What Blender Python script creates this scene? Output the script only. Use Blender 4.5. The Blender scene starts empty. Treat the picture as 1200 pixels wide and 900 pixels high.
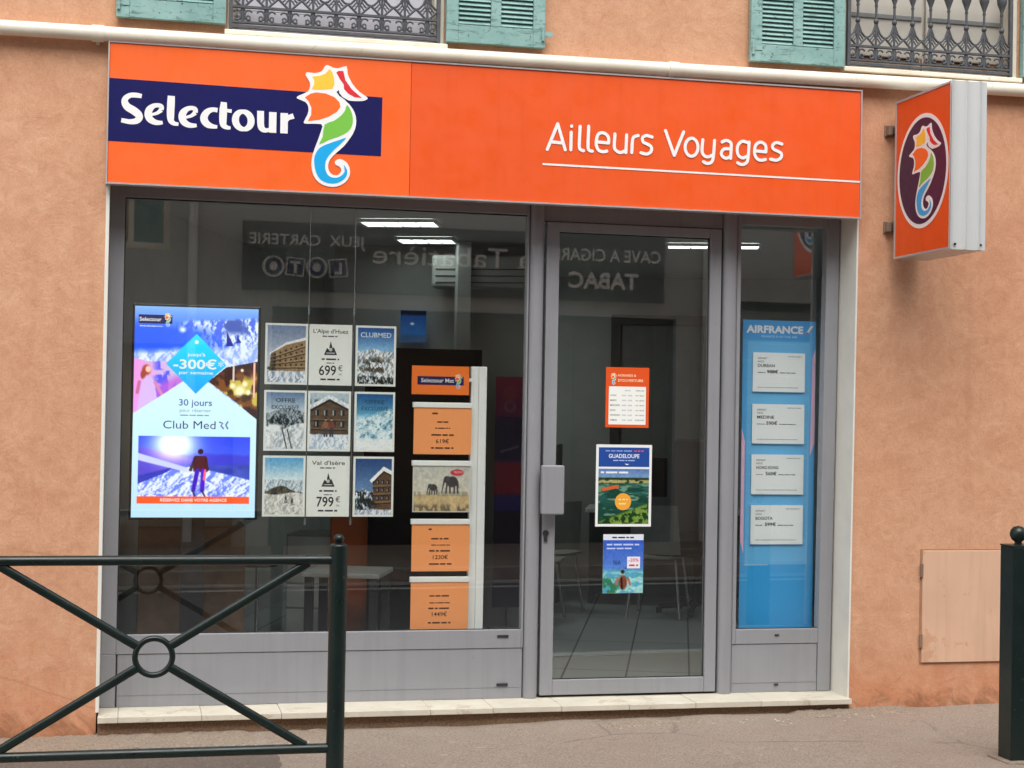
import bpy, bmesh, math, random
import numpy as np
from math import sin, cos, pi, radians as R
from mathutils import Vector, Matrix

# ------------------------------------------------------------------ camera, world, sun, exposure
scene = bpy.context.scene
col = scene.collection
rng = random.Random(7)

cam = bpy.data.objects.new('camera', bpy.data.cameras.new('camera')); col.objects.link(cam)
cam.data.sensor_width = 36.0
cam.data.lens = 1907.02 / 1200 * 36
cam.data.clip_start = 0.05; cam.data.clip_end = 800
def look(yaw, pitch, roll):
    f = Vector((sin(yaw)*cos(pitch), cos(yaw)*cos(pitch), sin(pitch)))
    r = Vector((cos(yaw), -sin(yaw), 0)); u = r.cross(f)
    r2 = cos(roll)*r + sin(roll)*u; u2 = -sin(roll)*r + cos(roll)*u
    return Matrix((r2, u2, -f)).transposed().to_4x4()
cam.matrix_world = Matrix.Translation((-2.0895, -8.0827, 1.6267)) @ look(0.2272, 0.0160, 0.0173)
scene.camera = cam

SUN_EL, SUN_AZ = R(56), R(188)          # azimuth measured clockwise from +y
world = bpy.data.worlds.new('World'); scene.world = world; world.use_nodes = True
wn = world.node_tree.nodes; wl = world.node_tree.links
sky = wn.new('ShaderNodeTexSky'); sky.sky_type = 'NISHITA'; sky.sun_disc = False
sky.sun_elevation = SUN_EL; sky.sun_rotation = SUN_AZ; sky.air_density = 1.0; sky.dust_density = 3.0
hs = wn.new('ShaderNodeHueSaturation'); hs.inputs['Saturation'].default_value = 0.25   # overcast: nearly neutral
wl.new(sky.outputs[0], hs.inputs['Color']); wl.new(hs.outputs[0], wn['Background'].inputs['Color'])
wn['Background'].inputs['Strength'].default_value = 0.13
sun = bpy.data.objects.new('sun', bpy.data.lights.new('sun', 'SUN')); col.objects.link(sun)
sun.data.energy = 1.5; sun.data.angle = R(55); sun.data.color = (1.0, 0.98, 0.95)
sd = Vector((sin(SUN_AZ)*cos(SUN_EL), cos(SUN_AZ)*cos(SUN_EL), sin(SUN_EL)))
sun.rotation_euler = (-sd).to_track_quat('-Z', 'Y').to_euler(); sun.location = sd*40
vs = scene.view_settings; vs.view_transform = 'Standard'; vs.look = 'None'; vs.gamma = 1.0; vs.use_curve_mapping = False
vs.exposure = 0.82
scene.display_settings.display_device = 'sRGB'
scene.cycles.max_bounces = 10; scene.cycles.transparent_max_bounces = 16
scene.cycles.glossy_bounces = 5; scene.cycles.diffuse_bounces = 5

# ------------------------------------------------------------------ helpers: materials
def lin(c):
    return tuple((x/12.92 if x <= .04045 else ((x+.055)/1.055)**2.4) for x in c)
def s8(r, g, b): return lin((r/255, g/255, b/255))
def new_mat(name):
    m = bpy.data.materials.new(name); m.use_nodes = True
    nt = m.node_tree; return m, nt, nt.nodes['Principled BSDF']
def node(nt, typ, **kw):
    n = nt.nodes.new(typ)
    for k, v in kw.items():
        if k in n.inputs: n.inputs[k].default_value = v
        else: setattr(n, k, v)
    return n
def noise(nt, scale, detail=4, rough=.55, vec=None):
    n = node(nt, 'ShaderNodeTexNoise', Scale=scale, Detail=detail, Roughness=rough)
    if vec is None:
        tc = nt.nodes.get('TC') or node(nt, 'ShaderNodeTexCoord'); tc.name = 'TC'; vec = tc.outputs['Object']
    nt.links.new(vec, n.inputs['Vector']); return n
def ramp(nt, src, stops):
    r = node(nt, 'ShaderNodeValToRGB'); e = r.color_ramp.elements
    while len(e) < len(stops): e.new(0.5)
    for i, (p, c) in enumerate(stops):
        e[i].position = p; e[i].color = (*c, 1) if len(c) == 3 else c
    nt.links.new(src, r.inputs[0]); return r
def mixc(nt, fac, a, b, mode='MIX'):
    m = node(nt, 'ShaderNodeMix', data_type='RGBA', blend_type=mode)
    if isinstance(fac, (int, float)): m.inputs[0].default_value = fac
    else: nt.links.new(fac, m.inputs[0])
    for s, x in ((6, a), (7, b)):
        if isinstance(x, tuple): m.inputs[s].default_value = (*x, 1) if len(x) == 3 else x
        else: nt.links.new(x, m.inputs[s])
    return m.outputs[2]
def bump(nt, bs, src, strength=.3, dist=.01, prev=None):
    b = node(nt, 'ShaderNodeBump', Strength=strength, Distance=dist); nt.links.new(src, b.inputs['Height'])
    if prev is not None: nt.links.new(prev, b.inputs['Normal'])
    nt.links.new(b.outputs[0], bs.inputs['Normal']); return b.outputs[0]
def paint(name, c, rough=.5, metal=0, var=.12, scale=6, bmp=.0, bscale=120, spec=.5):
    """plain coating with a little uneven tone, wear in gloss and optional grain"""
    m, nt, bs = new_mat(name)
    n = noise(nt, scale, 5)
    d = tuple(x*(1-var) for x in c); l = tuple(min(1, x*(1+var)) for x in c)
    nt.links.new(ramp(nt, n.outputs[0], [(.3, d), (.7, l)]).outputs[0], bs.inputs['Base Color'])
    n2 = noise(nt, scale*5, 3)
    r = ramp(nt, n2.outputs[0], [(.3, (rough*.85,)*3), (.7, (min(1, rough*1.2),)*3)])
    nt.links.new(r.outputs[0], bs.inputs['Roughness'])
    bs.inputs['Metallic'].default_value = metal; bs.inputs['Specular IOR Level'].default_value = spec
    if bmp: bump(nt, bs, noise(nt, bscale, 3).outputs[0], bmp, .004)
    return m
def geo_z(nt, axis=2):
    g = node(nt, 'ShaderNodeNewGeometry'); s = node(nt, 'ShaderNodeSeparateXYZ')
    nt.links.new(g.outputs['Position'], s.inputs[0]); return s.outputs[axis], g.outputs['Position']
def mth(nt, op, a, b=None, c=None):
    m = node(nt, 'ShaderNodeMath', operation=op)
    for i, x in enumerate((a, b, c)):
        if x is None: continue
        if isinstance(x, (int, float)): m.inputs[i].default_value = x
        else: nt.links.new(x, m.inputs[i])
    return m.outputs[0]

def stucco_mat():
    m, nt, bs = new_mat('apricot_stucco')
    z, pos = geo_z(nt)
    def dn(scale, det, rough, dist): 
        n = noise(nt, scale, det, rough, pos); n.inputs['Distortion'].default_value = dist; return n.outputs[0]
    c = ramp(nt, dn(.55, 4, .55, .4), [(.32, s8(194, 138, 106)), (.5, s8(204, 153, 121)), (.68, s8(215, 171, 142))]).outputs[0]
    c = mixc(nt, .45, c, ramp(nt, dn(3.2, 7, .62, 1.6), [(.30, s8(180, 128, 97)), (.52, s8(205, 157, 125)), (.72, s8(221, 180, 149))]).outputs[0])
    c = mixc(nt, .30, c, ramp(nt, dn(13, 7, .68, 1.2), [(.34, s8(180, 126, 94)), (.66, s8(226, 180, 146))]).outputs[0])
    c = mixc(nt, .15, c, ramp(nt, dn(95, 3, .7, 0), [(.36, s8(172, 116, 82)), (.64, s8(238, 190, 154))]).outputs[0])
    # trowel scratches: thin darker wisps
    sc = ramp(nt, dn(4.5, 9, .72, 3.0), [(.60, (0, 0, 0)), (.70, (1, 1, 1))])
    c = mixc(nt, mth(nt, 'MULTIPLY', sc.outputs[0], .35), c, s8(166, 112, 80))
    # redder, damp and stained paint close to the ground, with a ragged upper edge
    h = mth(nt, 'ADD', z, mth(nt, 'MULTIPLY', mth(nt, 'SUBTRACT', dn(2.4, 7, .68, 1.0), .5), 1.7))
    st = ramp(nt, h, [(.02, (1, 1, 1)), (.46, (0, 0, 0))])
    c = mixc(nt, mth(nt, 'MULTIPLY', st.outputs[0], .42), c, s8(194, 116, 76))
    h2 = mth(nt, 'ADD', z, mth(nt, 'MULTIPLY', mth(nt, 'SUBTRACT', dn(7, 7, .7, 1.0), .5), .6))
    st2 = ramp(nt, h2, [(.02, (1, 1, 1)), (.15, (0, 0, 0))])
    c = mixc(nt, mth(nt, 'MULTIPLY', st2.outputs[0], .65), c, s8(124, 86, 62))
    vm = mixc(nt, .05, pos, noise(nt, 4, 5, .65, pos).outputs['Color']); ve = node(nt, 'ShaderNodeTexVoronoi', Scale=.75, feature='DISTANCE_TO_EDGE'); nt.links.new(vm, ve.inputs['Vector'])
    ck = ramp(nt, ve.outputs['Distance'], [(.0015, (1, 1, 1)), (.005, (0, 0, 0))]); cm = ramp(nt, dn(1.1, 3, .5, 0), [(.52, (0, 0, 0)), (.60, (1, 1, 1))])
    c = mixc(nt, mth(nt, 'MULTIPLY', mth(nt, 'MULTIPLY', ck.outputs[0], cm.outputs[0]), .3), c, s8(140, 92, 66))
    mp = node(nt, 'ShaderNodeMapping'); mp.inputs['Scale'].default_value = (8, 8, .5); nt.links.new(pos, mp.inputs[0])
    run = ramp(nt, noise(nt, 1.0, 5, .6, mp.outputs[0]).outputs[0], [(.56, (0, 0, 0)), (.75, (1, 1, 1))])
    c = mixc(nt, mth(nt, 'MULTIPLY', run.outputs[0], .25), c, s8(172, 114, 82))
    nt.links.new(c, bs.inputs['Base Color']); bs.inputs['Roughness'].default_value = .93
    bs.inputs['Specular IOR Level'].default_value = .2
    b = bump(nt, bs, dn(6, 6, .65, 1.2), .35, .015)
    bump(nt, bs, dn(130, 4, .7, 0), .35, .003, b)
    return m

def asphalt_mat(name, base, red=True):
    m, nt, bs = new_mat(name)
    z, pos = geo_z(nt)
    a = noise(nt, 1.6, 6, .6, pos); g = noise(nt, 95, 4, .85, pos); m2 = noise(nt, 12, 5, .65, pos)
    lo = tuple(x*.75 for x in base); hi = tuple(x*1.25 for x in base)
    c = ramp(nt, a.outputs[0], [(.3, lo), (.7, hi)]).outputs[0]
    c = mixc(nt, .35, c, ramp(nt, m2.outputs[0], [(.35, lo), (.68, hi)]).outputs[0])
    c = mixc(nt, .6, c, ramp(nt, g.outputs[0], [(.36, tuple(x*.38 for x in base)), (.64, tuple(x*1.75 for x in base))]).outputs[0])
    if red:
        p = ramp(nt, noise(nt, .9, 4, .5, pos).outputs[0], [(.5, (0, 0, 0)), (.7, (1, 1, 1))])
        c = mixc(nt, mth(nt, 'MULTIPLY', p.outputs[0], .20), c, s8(140, 110, 98))
    if red:     # soot and damp along the house, old spots and stains
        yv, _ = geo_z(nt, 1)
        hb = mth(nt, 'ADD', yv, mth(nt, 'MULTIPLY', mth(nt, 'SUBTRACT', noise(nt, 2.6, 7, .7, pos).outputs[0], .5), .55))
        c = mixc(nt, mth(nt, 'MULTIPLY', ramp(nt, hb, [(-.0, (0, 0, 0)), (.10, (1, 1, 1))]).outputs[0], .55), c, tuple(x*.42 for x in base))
        sp = ramp(nt, noise(nt, 5.5, 7, .7, pos).outputs[0], [(.60, (0, 0, 0)), (.70, (1, 1, 1))])
        c = mixc(nt, mth(nt, 'MULTIPLY', sp.outputs[0], .45), c, tuple(x*.5 for x in base))
        vm = mixc(nt, .06, pos, noise(nt, 5, 4, .6, pos).outputs['Color']); ve = node(nt, 'ShaderNodeTexVoronoi', Scale=.9, feature='DISTANCE_TO_EDGE'); nt.links.new(vm, ve.inputs['Vector'])
        ck = ramp(nt, ve.outputs['Distance'], [(.003, (1, 1, 1)), (.009, (0, 0, 0))]); cm = ramp(nt, noise(nt, 1.3, 3, .5, pos).outputs[0], [(.50, (0, 0, 0)), (.58, (1, 1, 1))])
        c = mixc(nt, mth(nt, 'MULTIPLY', mth(nt, 'MULTIPLY', ck.outputs[0], cm.outputs[0]), .42), c, tuple(x*.35 for x in base))
        gum = ramp(nt, noise(nt, 15, 2, .4, pos).outputs[0], [(.725, (0, 0, 0)), (.735, (1, 1, 1))])
        c = mixc(nt, mth(nt, 'MULTIPLY', gum.outputs[0], .4), c, tuple(x*1.8 for x in base))
        sq = ramp(nt, noise(nt, 24, 3, .6, pos).outputs[0], [(.70, (0, 0, 0)), (.74, (1, 1, 1))])
        c = mixc(nt, mth(nt, 'MULTIPLY', sq.outputs[0], .6), c, tuple(x*.3 for x in base))
    v = node(nt, 'ShaderNodeTexVoronoi', Scale=260.0); nt.links.new(pos, v.inputs['Vector'])
    nt.links.new(c, bs.inputs['Base Color']); bs.inputs['Roughness'].default_value = .92
    b = bump(nt, bs, v.outputs['Distance'], .5, .004)
    bump(nt, bs, m2.outputs[0], .4, .012, b)
    return m

def glass_mat(name='shop_glass', tint=(.985, 1.0, .99), f0=.104):
    m, nt, bs = new_mat(name); nt.nodes.remove(bs)
    lw = node(nt, 'ShaderNodeLayerWeight'); lw.inputs[0].default_value = .5
    f = mth(nt, 'MULTIPLY_ADD', mth(nt, 'POWER', lw.outputs['Facing'], 5.0), 1-f0, f0)
    t = node(nt, 'ShaderNodeBsdfTransparent'); t.inputs[0].default_value = (*tint, 1)
    g = node(nt, 'ShaderNodeBsdfGlossy'); g.inputs['Roughness'].default_value = .012; g.inputs[0].default_value = (.95, 1, .98, 1)
    nb = noise(nt, 1.1, 1); b = node(nt, 'ShaderNodeBump', Strength=.02, Distance=.02)
    nt.links.new(nb.outputs[0], b.inputs['Height']); nt.links.new(b.outputs[0], g.inputs['Normal'])
    mx = node(nt, 'ShaderNodeMixShader'); nt.links.new(f, mx.inputs[0])
    nt.links.new(t.outputs[0], mx.inputs[1]); nt.links.new(g.outputs[0], mx.inputs[2])
    nt.links.new(mx.outputs[0], nt.nodes['Material Output'].inputs['Surface'])
    return m
def emit_mat(name, c, s):
    m, nt, bs = new_mat(name)
    bs.inputs['Base Color'].default_value = (*c, 1); bs.inputs['Emission Color'].default_value = (*c, 1)
    bs.inputs['Emission Strength'].default_value = s; return m
def print_mat(name, rough=.45, emit=0):
    m, nt, bs = new_mat(name)
    a = node(nt, 'ShaderNodeVertexColor', layer_name='Col')
    if emit:
        nt.links.new(a.outputs[0], bs.inputs['Emission Color']); bs.inputs['Emission Strength'].default_value = emit
        bs.inputs['Base Color'].default_value = (.01, .01, .012, 1); bs.inputs['Roughness'].default_value = .25
    else:
        nt.links.new(a.outputs[0], bs.inputs['Base Color']); bs.inputs['Roughness'].default_value = rough
    return m

M = {}
M['stucco'] = stucco_mat()
M['pavement'] = asphalt_mat('pavement_asphalt', s8(143, 130, 117))
M['road'] = asphalt_mat('road_asphalt', s8(84, 84, 86), False)
M['concrete'] = asphalt_mat('old_concrete', s8(140, 125, 110), False)
M['road_paint'] = paint('worn_road_paint', (.55, .55, .53), .8, var=.25, scale=7)
M['mortar_pale'] = asphalt_mat('pale_mortar', s8(186, 172, 152), False)
M['kerb'] = paint('kerb_stone', (.36, .35, .33), .85, var=.2, scale=9, bmp=.3)
M['mortar'] = asphalt_mat('crumbled_mortar', s8(126, 100, 78), False)
M['alu_dark'] = paint('shadow_gap_seal', (.02, .02, .022), .6)
M['white'] = paint('white_paint', s8(226, 224, 214), .6, var=.06, scale=5, bmp=.06, bscale=60)
M['grout'] = paint('tile_grout', s8(150, 138, 120), .9)
M['navy'] = paint('navy_film', s8(20, 21, 86), .5, var=.08, scale=8, spec=.2)
M['vinyl'] = paint('white_vinyl', s8(240, 240, 238), .4, var=.02)
M['trim'] = paint('anodised_trim', s8(196, 192, 192), .35, .4, .06)
M['yellow'] = paint('yellow_film', s8(253, 200, 66), .35, var=.02)
M['red'] = paint('red_film', s8(222, 46, 58), .35, var=.02)
M['orange2'] = paint('deep_orange_film', s8(250, 112, 42), .35, var=.02)
M['green'] = paint('green_film', s8(122, 196, 74), .35, var=.02)
M['blue'] = paint('blue_film', s8(24, 170, 232), .35, var=.02)
M['plum'] = paint('plum_film', s8(52, 20, 66), .35, var=.05)
M['galv'] = paint('ribbed_aluminium', s8(200, 202, 201), .45, .05, .03, 2)
M['iron'] = paint('old_grey_iron', s8(78, 80, 84), .6, .0, .25, 30)
M['hinge'] = paint('grey_hinge_steel', s8(150, 130, 115), .5, .5)
M['black'] = paint('black_plastic', (.012, .012, .015), .35)
M['int_wall'] = paint('interior_wall_paint', (.42, .43, .42), .8, var=.05)
M['int_ceil'] = paint('interior_ceiling', (.5, .5, .5), .9, var=.04)
M['grey_dk'] = paint('dark_grey_laminate', (.05, .055, .06), .45)
M['wood'] = paint('brown_wood', (.16, .09, .05), .5, var=.3, scale=12)
M['woodor'] = paint('orange_panel', s8(206, 100, 44), .5, var=.08)
M['steel'] = paint('chromed_steel', (.6, .6, .62), .2, .9)
M['plastic_w'] = paint('white_plastic', (.7, .71, .7), .35)
M['curtain'] = paint('pale_curtain', s8(206, 206, 214), .9, var=.05, scale=14)
M['cream'] = paint('cream_window_paint', s8(222, 214, 196), .6, var=.08, scale=10, bmp=.1)
M['opp_wall'] = paint('grey_render', (.42, .42, .41), .9, var=.08, scale=2, bmp=.2, bscale=60)
M['opp_dark'] = paint('dark_shop_sign', (.018, .02, .024), .4)
M['opp_shutter'] = paint('grey_shutter', (.2, .21, .21), .6)
M['glass'] = glass_mat()
M['print'] = print_mat('printed_paper', .5)
M['gloss_print'] = print_mat('printed_board', .35)
M['screen'] = print_mat('lit_screen', emit=0.72)
M['tube'] = emit_mat('lit_diffuser', (.9, 1, .95), 3.0)

def worn(name, c, rough, specks=(), runs=0, var=.06, vscale=2.5, bmp=0):
    """coating with chips, rain runs and uneven tone; specks = (colour, scale, threshold, amount)"""
    m, nt, bs = new_mat(name); z, pos = geo_z(nt)
    n = noise(nt, vscale, 6, .6, pos); n.inputs['Distortion'].default_value = .6
    o = ramp(nt, n.outputs[0], [(.3, tuple(x*(1-var) for x in c)), (.7, tuple(min(1, x*(1+var)) for x in c))]).outputs[0]
    if runs:
        mp = node(nt, 'ShaderNodeMapping'); mp.inputs['Scale'].default_value = (22, 22, 1.1); nt.links.new(pos, mp.inputs[0])
        r = ramp(nt, noise(nt, 1.0, 6, .65, mp.outputs[0]).outputs[0], [(.50, (0, 0, 0)), (.72, (1, 1, 1))])
        o = mixc(nt, mth(nt, 'MULTIPLY', r.outputs[0], runs), o, tuple(x*.55 for x in c))
    for k, (sc, ss, th, am) in enumerate(specks):
        q = noise(nt, ss, 6, .72, pos); r = ramp(nt, q.outputs[0], [(th, (0, 0, 0)), (th+.03, (1, 1, 1))])
        o = mixc(nt, mth(nt, 'MULTIPLY', r.outputs[0], am), o, sc)
    nt.links.new(o, bs.inputs['Base Color'])
    rr = ramp(nt, noise(nt, 9, 5, .6, pos).outputs[0], [(.3, (rough*.8,)*3), (.7, (min(1, rough*1.35),)*3)]); nt.links.new(rr.outputs[0], bs.inputs['Roughness'])
    if bmp: bump(nt, bs, noise(nt, 26, 5, .6, pos).outputs[0], bmp, .003)
    return m
M['cabinet'] = worn('pinkish_beige_paint', s8(214, 175, 147), .6, ((s8(196, 140, 104), 4, .58, .5), (s8(160, 120, 96), 30, .70, .5)), .25, .06, 3, .1)
M['dkgreen'] = worn('dark_green_enamel', s8(14, 32, 29), .33, ((s8(84, 100, 95), 46, .645, .6), (s8(112, 82, 58), 30, .665, .7)), 0, .18, 7, .12)
M['alu'] = worn('grey_aluminium', s8(143, 144, 148), .42, ((s8(96, 94, 90), 30, .67, .35),), .22, .05, 2)
M['tile'] = worn('cream_stone_tile', s8(203, 196, 179), .6, ((s8(168, 150, 122), 6, .58, .45), (s8(120, 104, 84), 26, .66, .5)), 0, .10, 5)
M['orange'] = worn('orange_sign_film', s8(246, 100, 26), .45, ((s8(170, 64, 24), 40, .68, .35),), .10, .035, .9)
M['orange_b'] = worn('orange_sign_film_dimmed', s8(234, 86, 20), .45, ((s8(170, 64, 24), 40, .68, .35),), .12, .04, .9)  # darker copy of the orange: dimmer light toward the right painted into the colour
M['rebate'] = paint('dusty_rebate', s8(166, 126, 98), .9)
M['old_patch'] = asphalt_mat('old_dark_patch', s8(106, 95, 86), False)
M['garage_wood'] = paint('light_brown_boards', (.36, .26, .18), .6, var=.15, scale=8)
M['dim_glass'] = glass_mat('dark_shop_glass', (.9, .9, .9), .02)
M['picture_glow'] = print_mat('glowing_wall_print', emit=.30)  # glow added to the blue wall picture, too dark in the dim room
M['blind_grey'] = paint('grey_blind', s8(190, 185, 174), .8, var=.06, scale=8)
M['matt_black'] = paint('matt_black_board', (.010, .010, .011), .95, spec=.1)
M['rack_white'] = paint('white_rack_paint', (.9, .91, .9), .35, var=.02)
M['dirty_metal'] = paint('air_conditioner_shell', (.34, .35, .34), .5)
def teal_mat():
    m, nt, bs = new_mat('weathered_teal_paint')
    z, pos = geo_z(nt)
    c = ramp(nt, noise(nt, 5, 5, .6, pos).outputs[0], [(.3, s8(116, 156, 150)), (.7, s8(150, 186, 180))]).outputs[0]
    mp = node(nt, 'ShaderNodeMapping'); mp.inputs['Scale'].default_value = (10, 30, 60); nt.links.new(pos, mp.inputs[0])
    s = ramp(nt, noise(nt, 1.0, 6, .7, mp.outputs[0]).outputs[0], [(.55, (0, 0, 0)), (.66, (1, 1, 1))])
    c = mixc(nt, mth(nt, 'MULTIPLY', s.outputs[0], .65), c, s8(70, 96, 92))
    p = ramp(nt, noise(nt, 38, 6, .75, pos).outputs[0], [(.585, (0, 0, 0)), (.64, (1, 1, 1))])
    c = mixc(nt, mth(nt, 'MULTIPLY', p.outputs[0], .8), c, s8(62, 62, 54))
    nt.links.new(c, bs.inputs['Base Color']); bs.inputs['Roughness'].default_value = .8
    bump(nt, bs, s.outputs[0], .3, .003); return m
M['teal'] = teal_mat()
def pipe_mat():
    m, nt, bs = new_mat('cream_painted_pipe')
    z, pos = geo_z(nt)
    c = ramp(nt, noise(nt, 3, 5, .6, pos).outputs[0], [(.3, s8(222, 212, 190)), (.7, s8(240, 234, 218))]).outputs[0]
    p = ramp(nt, noise(nt, 16, 6, .75, pos).outputs[0], [(.6, (0, 0, 0)), (.74, (1, 1, 1))])
    c = mixc(nt, mth(nt, 'MULTIPLY', p.outputs[0], .6), c, s8(142, 106, 74))
    nt.links.new(c, bs.inputs['Base Color']); bs.inputs['Roughness'].default_value = .3; return m
M['pipe'] = pipe_mat()
def floor_mat():
    m, nt, bs = new_mat('grey_floor_tiles')
    z, pos = geo_z(nt)
    mp = node(nt, 'ShaderNodeMapping'); mp.inputs['Rotation'].default_value = (0, 0, R(19)); nt.links.new(pos, mp.inputs[0])
    b = node(nt, 'ShaderNodeTexBrick', Scale=1.0); b.offset = 0
    b.inputs['Brick Width'].default_value = .36; b.inputs['Row Height'].default_value = 1.2; b.inputs['Mortar Size'].default_value = .006
    b.inputs['Color1'].default_value = (.33, .37, .37, 1); b.inputs['Color2'].default_value = (.36, .40, .40, 1); b.inputs['Mortar'].default_value = (.03, .03, .03, 1)
    nt.links.new(mp.outputs[0], b.inputs['Vector']); nt.links.new(b.outputs[0], bs.inputs['Base Color'])
    bs.inputs['Roughness'].default_value = .35; return m
M['floor'] = floor_mat()

# ------------------------------------------------------------------ helpers: geometry
class MB:
    def __init__(s): s.v = []; s.f = []; s.m = []; s.s = []
    def add(s, vs, fs, mat=0, smooth=False, mx=None):
        o = len(s.v)
        s.v += [tuple(mx @ Vector(p)) for p in vs] if mx is not None else [tuple(p) for p in vs]
        for f in fs: s.f.append(tuple(i+o for i in f)); s.m.append(mat); s.s.append(smooth)
        return s
    def box(s, x0, x1, y0, y1, z0, z1, mat=0, mx=None):
        v = [(x, y, z) for z in (z0, z1) for y in (y0, y1) for x in (x0, x1)]
        return s.add(v, [(0, 2, 3, 1), (4, 5, 7, 6), (0, 1, 5, 4), (2, 6, 7, 3), (0, 4, 6, 2), (1, 3, 7, 5)], mat, False, mx)
    def tube(s, path, r, n=12, mat=0, closed=False, flat=None, mx=None):
        """round bar along path; r number or list; flat=(a,b) gives an elliptical section"""
        P = [Vector(p) for p in path]; k = len(P); vs = []; fs = []
        up = None
        for i, p in enumerate(P):
            if closed: t = (P[(i+1) % k]-P[i-1]).normalized()
            else: t = (P[min(i+1, k-1)]-P[max(i-1, 0)]).normalized()
            if up is None:
                up = Vector((0, 1, 0)) if abs(t.y) < .9 else Vector((1, 0, 0))
            a = (up-t*up.dot(t)).normalized(); b = t.cross(a); up = a
            rr = r[i] if isinstance(r, (list, tuple)) else r
            fa, fb = flat if flat else (1, 1)
            for j in range(n):
                q = 2*pi*j/n; vs.append(p + a*(cos(q)*rr*fa) + b*(sin(q)*rr*fb))
        for i in range(k if closed else k-1):
            for j in range(n):
                i2 = (i+1) % k
                fs.append((i*n+j, i*n+(j+1) % n, i2*n+(j+1) % n, i2*n+j))
        s.add(vs, fs, mat, True, mx)
        if not closed:
            s.add(vs[:n], [tuple(reversed(range(n)))], mat, False, mx); s.add(vs[-n:], [tuple(range(n))], mat, False, mx)
        return s
    def lathe(s, prof, c, n=20, mat=0):
        """profile of (radius, z) round a vertical axis at c"""
        vs = []; fs = []
        for r, z in prof:
            for j in range(n): vs.append((c[0]+r*cos(2*pi*j/n), c[1]+r*sin(2*pi*j/n), c[2]+z))
        for i in range(len(prof)-1):
            for j in range(n): fs.append((i*n+j, i*n+(j+1) % n, (i+1)*n+(j+1) % n, (i+1)*n+j))
        return s.add(vs, fs, mat, True)
    def prism(s, pts, y0, y1, mat=0, mx=None):
        """outline of (x, z) points given thickness from y0 (front) to y1"""
        n = len(pts); bm = bmesh.new()
        vv = [bm.verts.new((x, y0, z)) for x, z in pts]
        f = bm.faces.new(vv); f.normal_update()
        if f.normal.y > 0: f.normal_flip()
        bmesh.ops.triangulate(bm, faces=bm.faces[:])
        bm.verts.index_update()
        vs = [v.co.copy() for v in bm.verts]; tf = [tuple(v.index for v in f.verts) for f in bm.faces]; bm.free()
        s.add(vs, tf, mat, False, mx)
        s.add([(x, y0, z) for x, z in pts]+[(x, y1, z) for x, z in pts], [(i, (i+1) % n, n+(i+1) % n, n+i) for i in range(n)], mat, False, mx)
        s.add([(x, y1, z) for x, z in pts], [tuple(range(n))], mat, False, mx) if n == 4 else None
        return s
    def build(s, name, mats, parent=None, bevel=0, local=False, origin=None, seg=2):
        me = bpy.data.meshes.new(name)
        o = ORG.get(parent.name, Vector()) if (parent is not None and not local) else Vector(origin or (0, 0, 0))
        me.from_pydata([tuple(Vector(p)-o) for p in s.v], [], s.f); 
        for m in (mats if isinstance(mats, (list, tuple)) else [mats]): me.materials.append(M[m] if isinstance(m, str) else m)
        me.polygons.foreach_set('material_index', s.m); me.polygons.foreach_set('use_smooth', s.s)
        me.update()
        ob = bpy.data.objects.new(name, me); col.objects.link(ob)
        if parent is not None: ob.parent = parent; ORG[ob.name] = o
        else: ob.location = o; ORG[ob.name] = o
        if bevel:
            b = ob.modifiers.new('bevel', 'BEVEL'); b.width = bevel; b.segments = seg; b.limit_method = 'ANGLE'; b.angle_limit = R(40)
        return ob
ORG = {}
def tag(o, label=None, cat=None, group=None, kind=None):
    if label: o['label'] = label
    if cat: o['category'] = cat
    if group: o['group'] = group
    if kind: o['kind'] = kind
    return o
def thing(name, loc, label, cat, group=None, rz=0):
    o = bpy.data.objects.new(name, None); col.objects.link(o); o.location = loc; o.rotation_euler.z = rz
    o.empty_display_size = .1; ORG[o.name] = Vector(loc)
    return tag(o, label, cat, group)
def copy_tree(o, parent=None):
    c = o.copy(); col.objects.link(c)
    if parent is not None: c.parent = parent
    for ch in list(o.children): copy_tree(ch, c)
    return c
def ribbon(pts, widths, capr=True):
    """flat stroke with mitred joins and (optionally) round ends, as (verts2d, faces)"""
    P = [Vector(p) for p in pts]; n = len(P); W = widths if isinstance(widths, (list, tuple)) else [widths]*n
    closed = (P[0]-P[-1]).length < 1e-4 and n > 3
    vs = []; fs = []
    for i, p in enumerate(P):
        a = P[i-1] if i > 0 else (P[n-2] if closed else p); b = P[i+1] if i < n-1 else (P[1] if closed else p)
        t = (b-a).normalized(); nn = Vector((-t.y, t.x))
        vs += [p+nn*W[i]/2, p-nn*W[i]/2]
    for i in range(n-1): fs.append((2*i, 2*i+1, 2*i+3, 2*i+2))
    if capr and not closed:
        for e in (0, n-1):
            t = (P[1]-P[0] if e == 0 else P[n-2]-P[n-1]).normalized(); nn = Vector((-t.y, t.x))
            k = 8; b0 = len(vs); 
            for j in range(1, k): 
                q = pi*j/k; vs.append(P[e]+nn*cos(q)*W[e]/2-t*sin(q)*W[e]/2)
            ring = [2*e if e == 0 else 2*e+1] + list(range(b0, b0+k-1)) + [2*e+1 if e == 0 else 2*e]
            fs.append(tuple(ring))
    return [(v.x, v.y) for v in vs], fs
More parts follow.
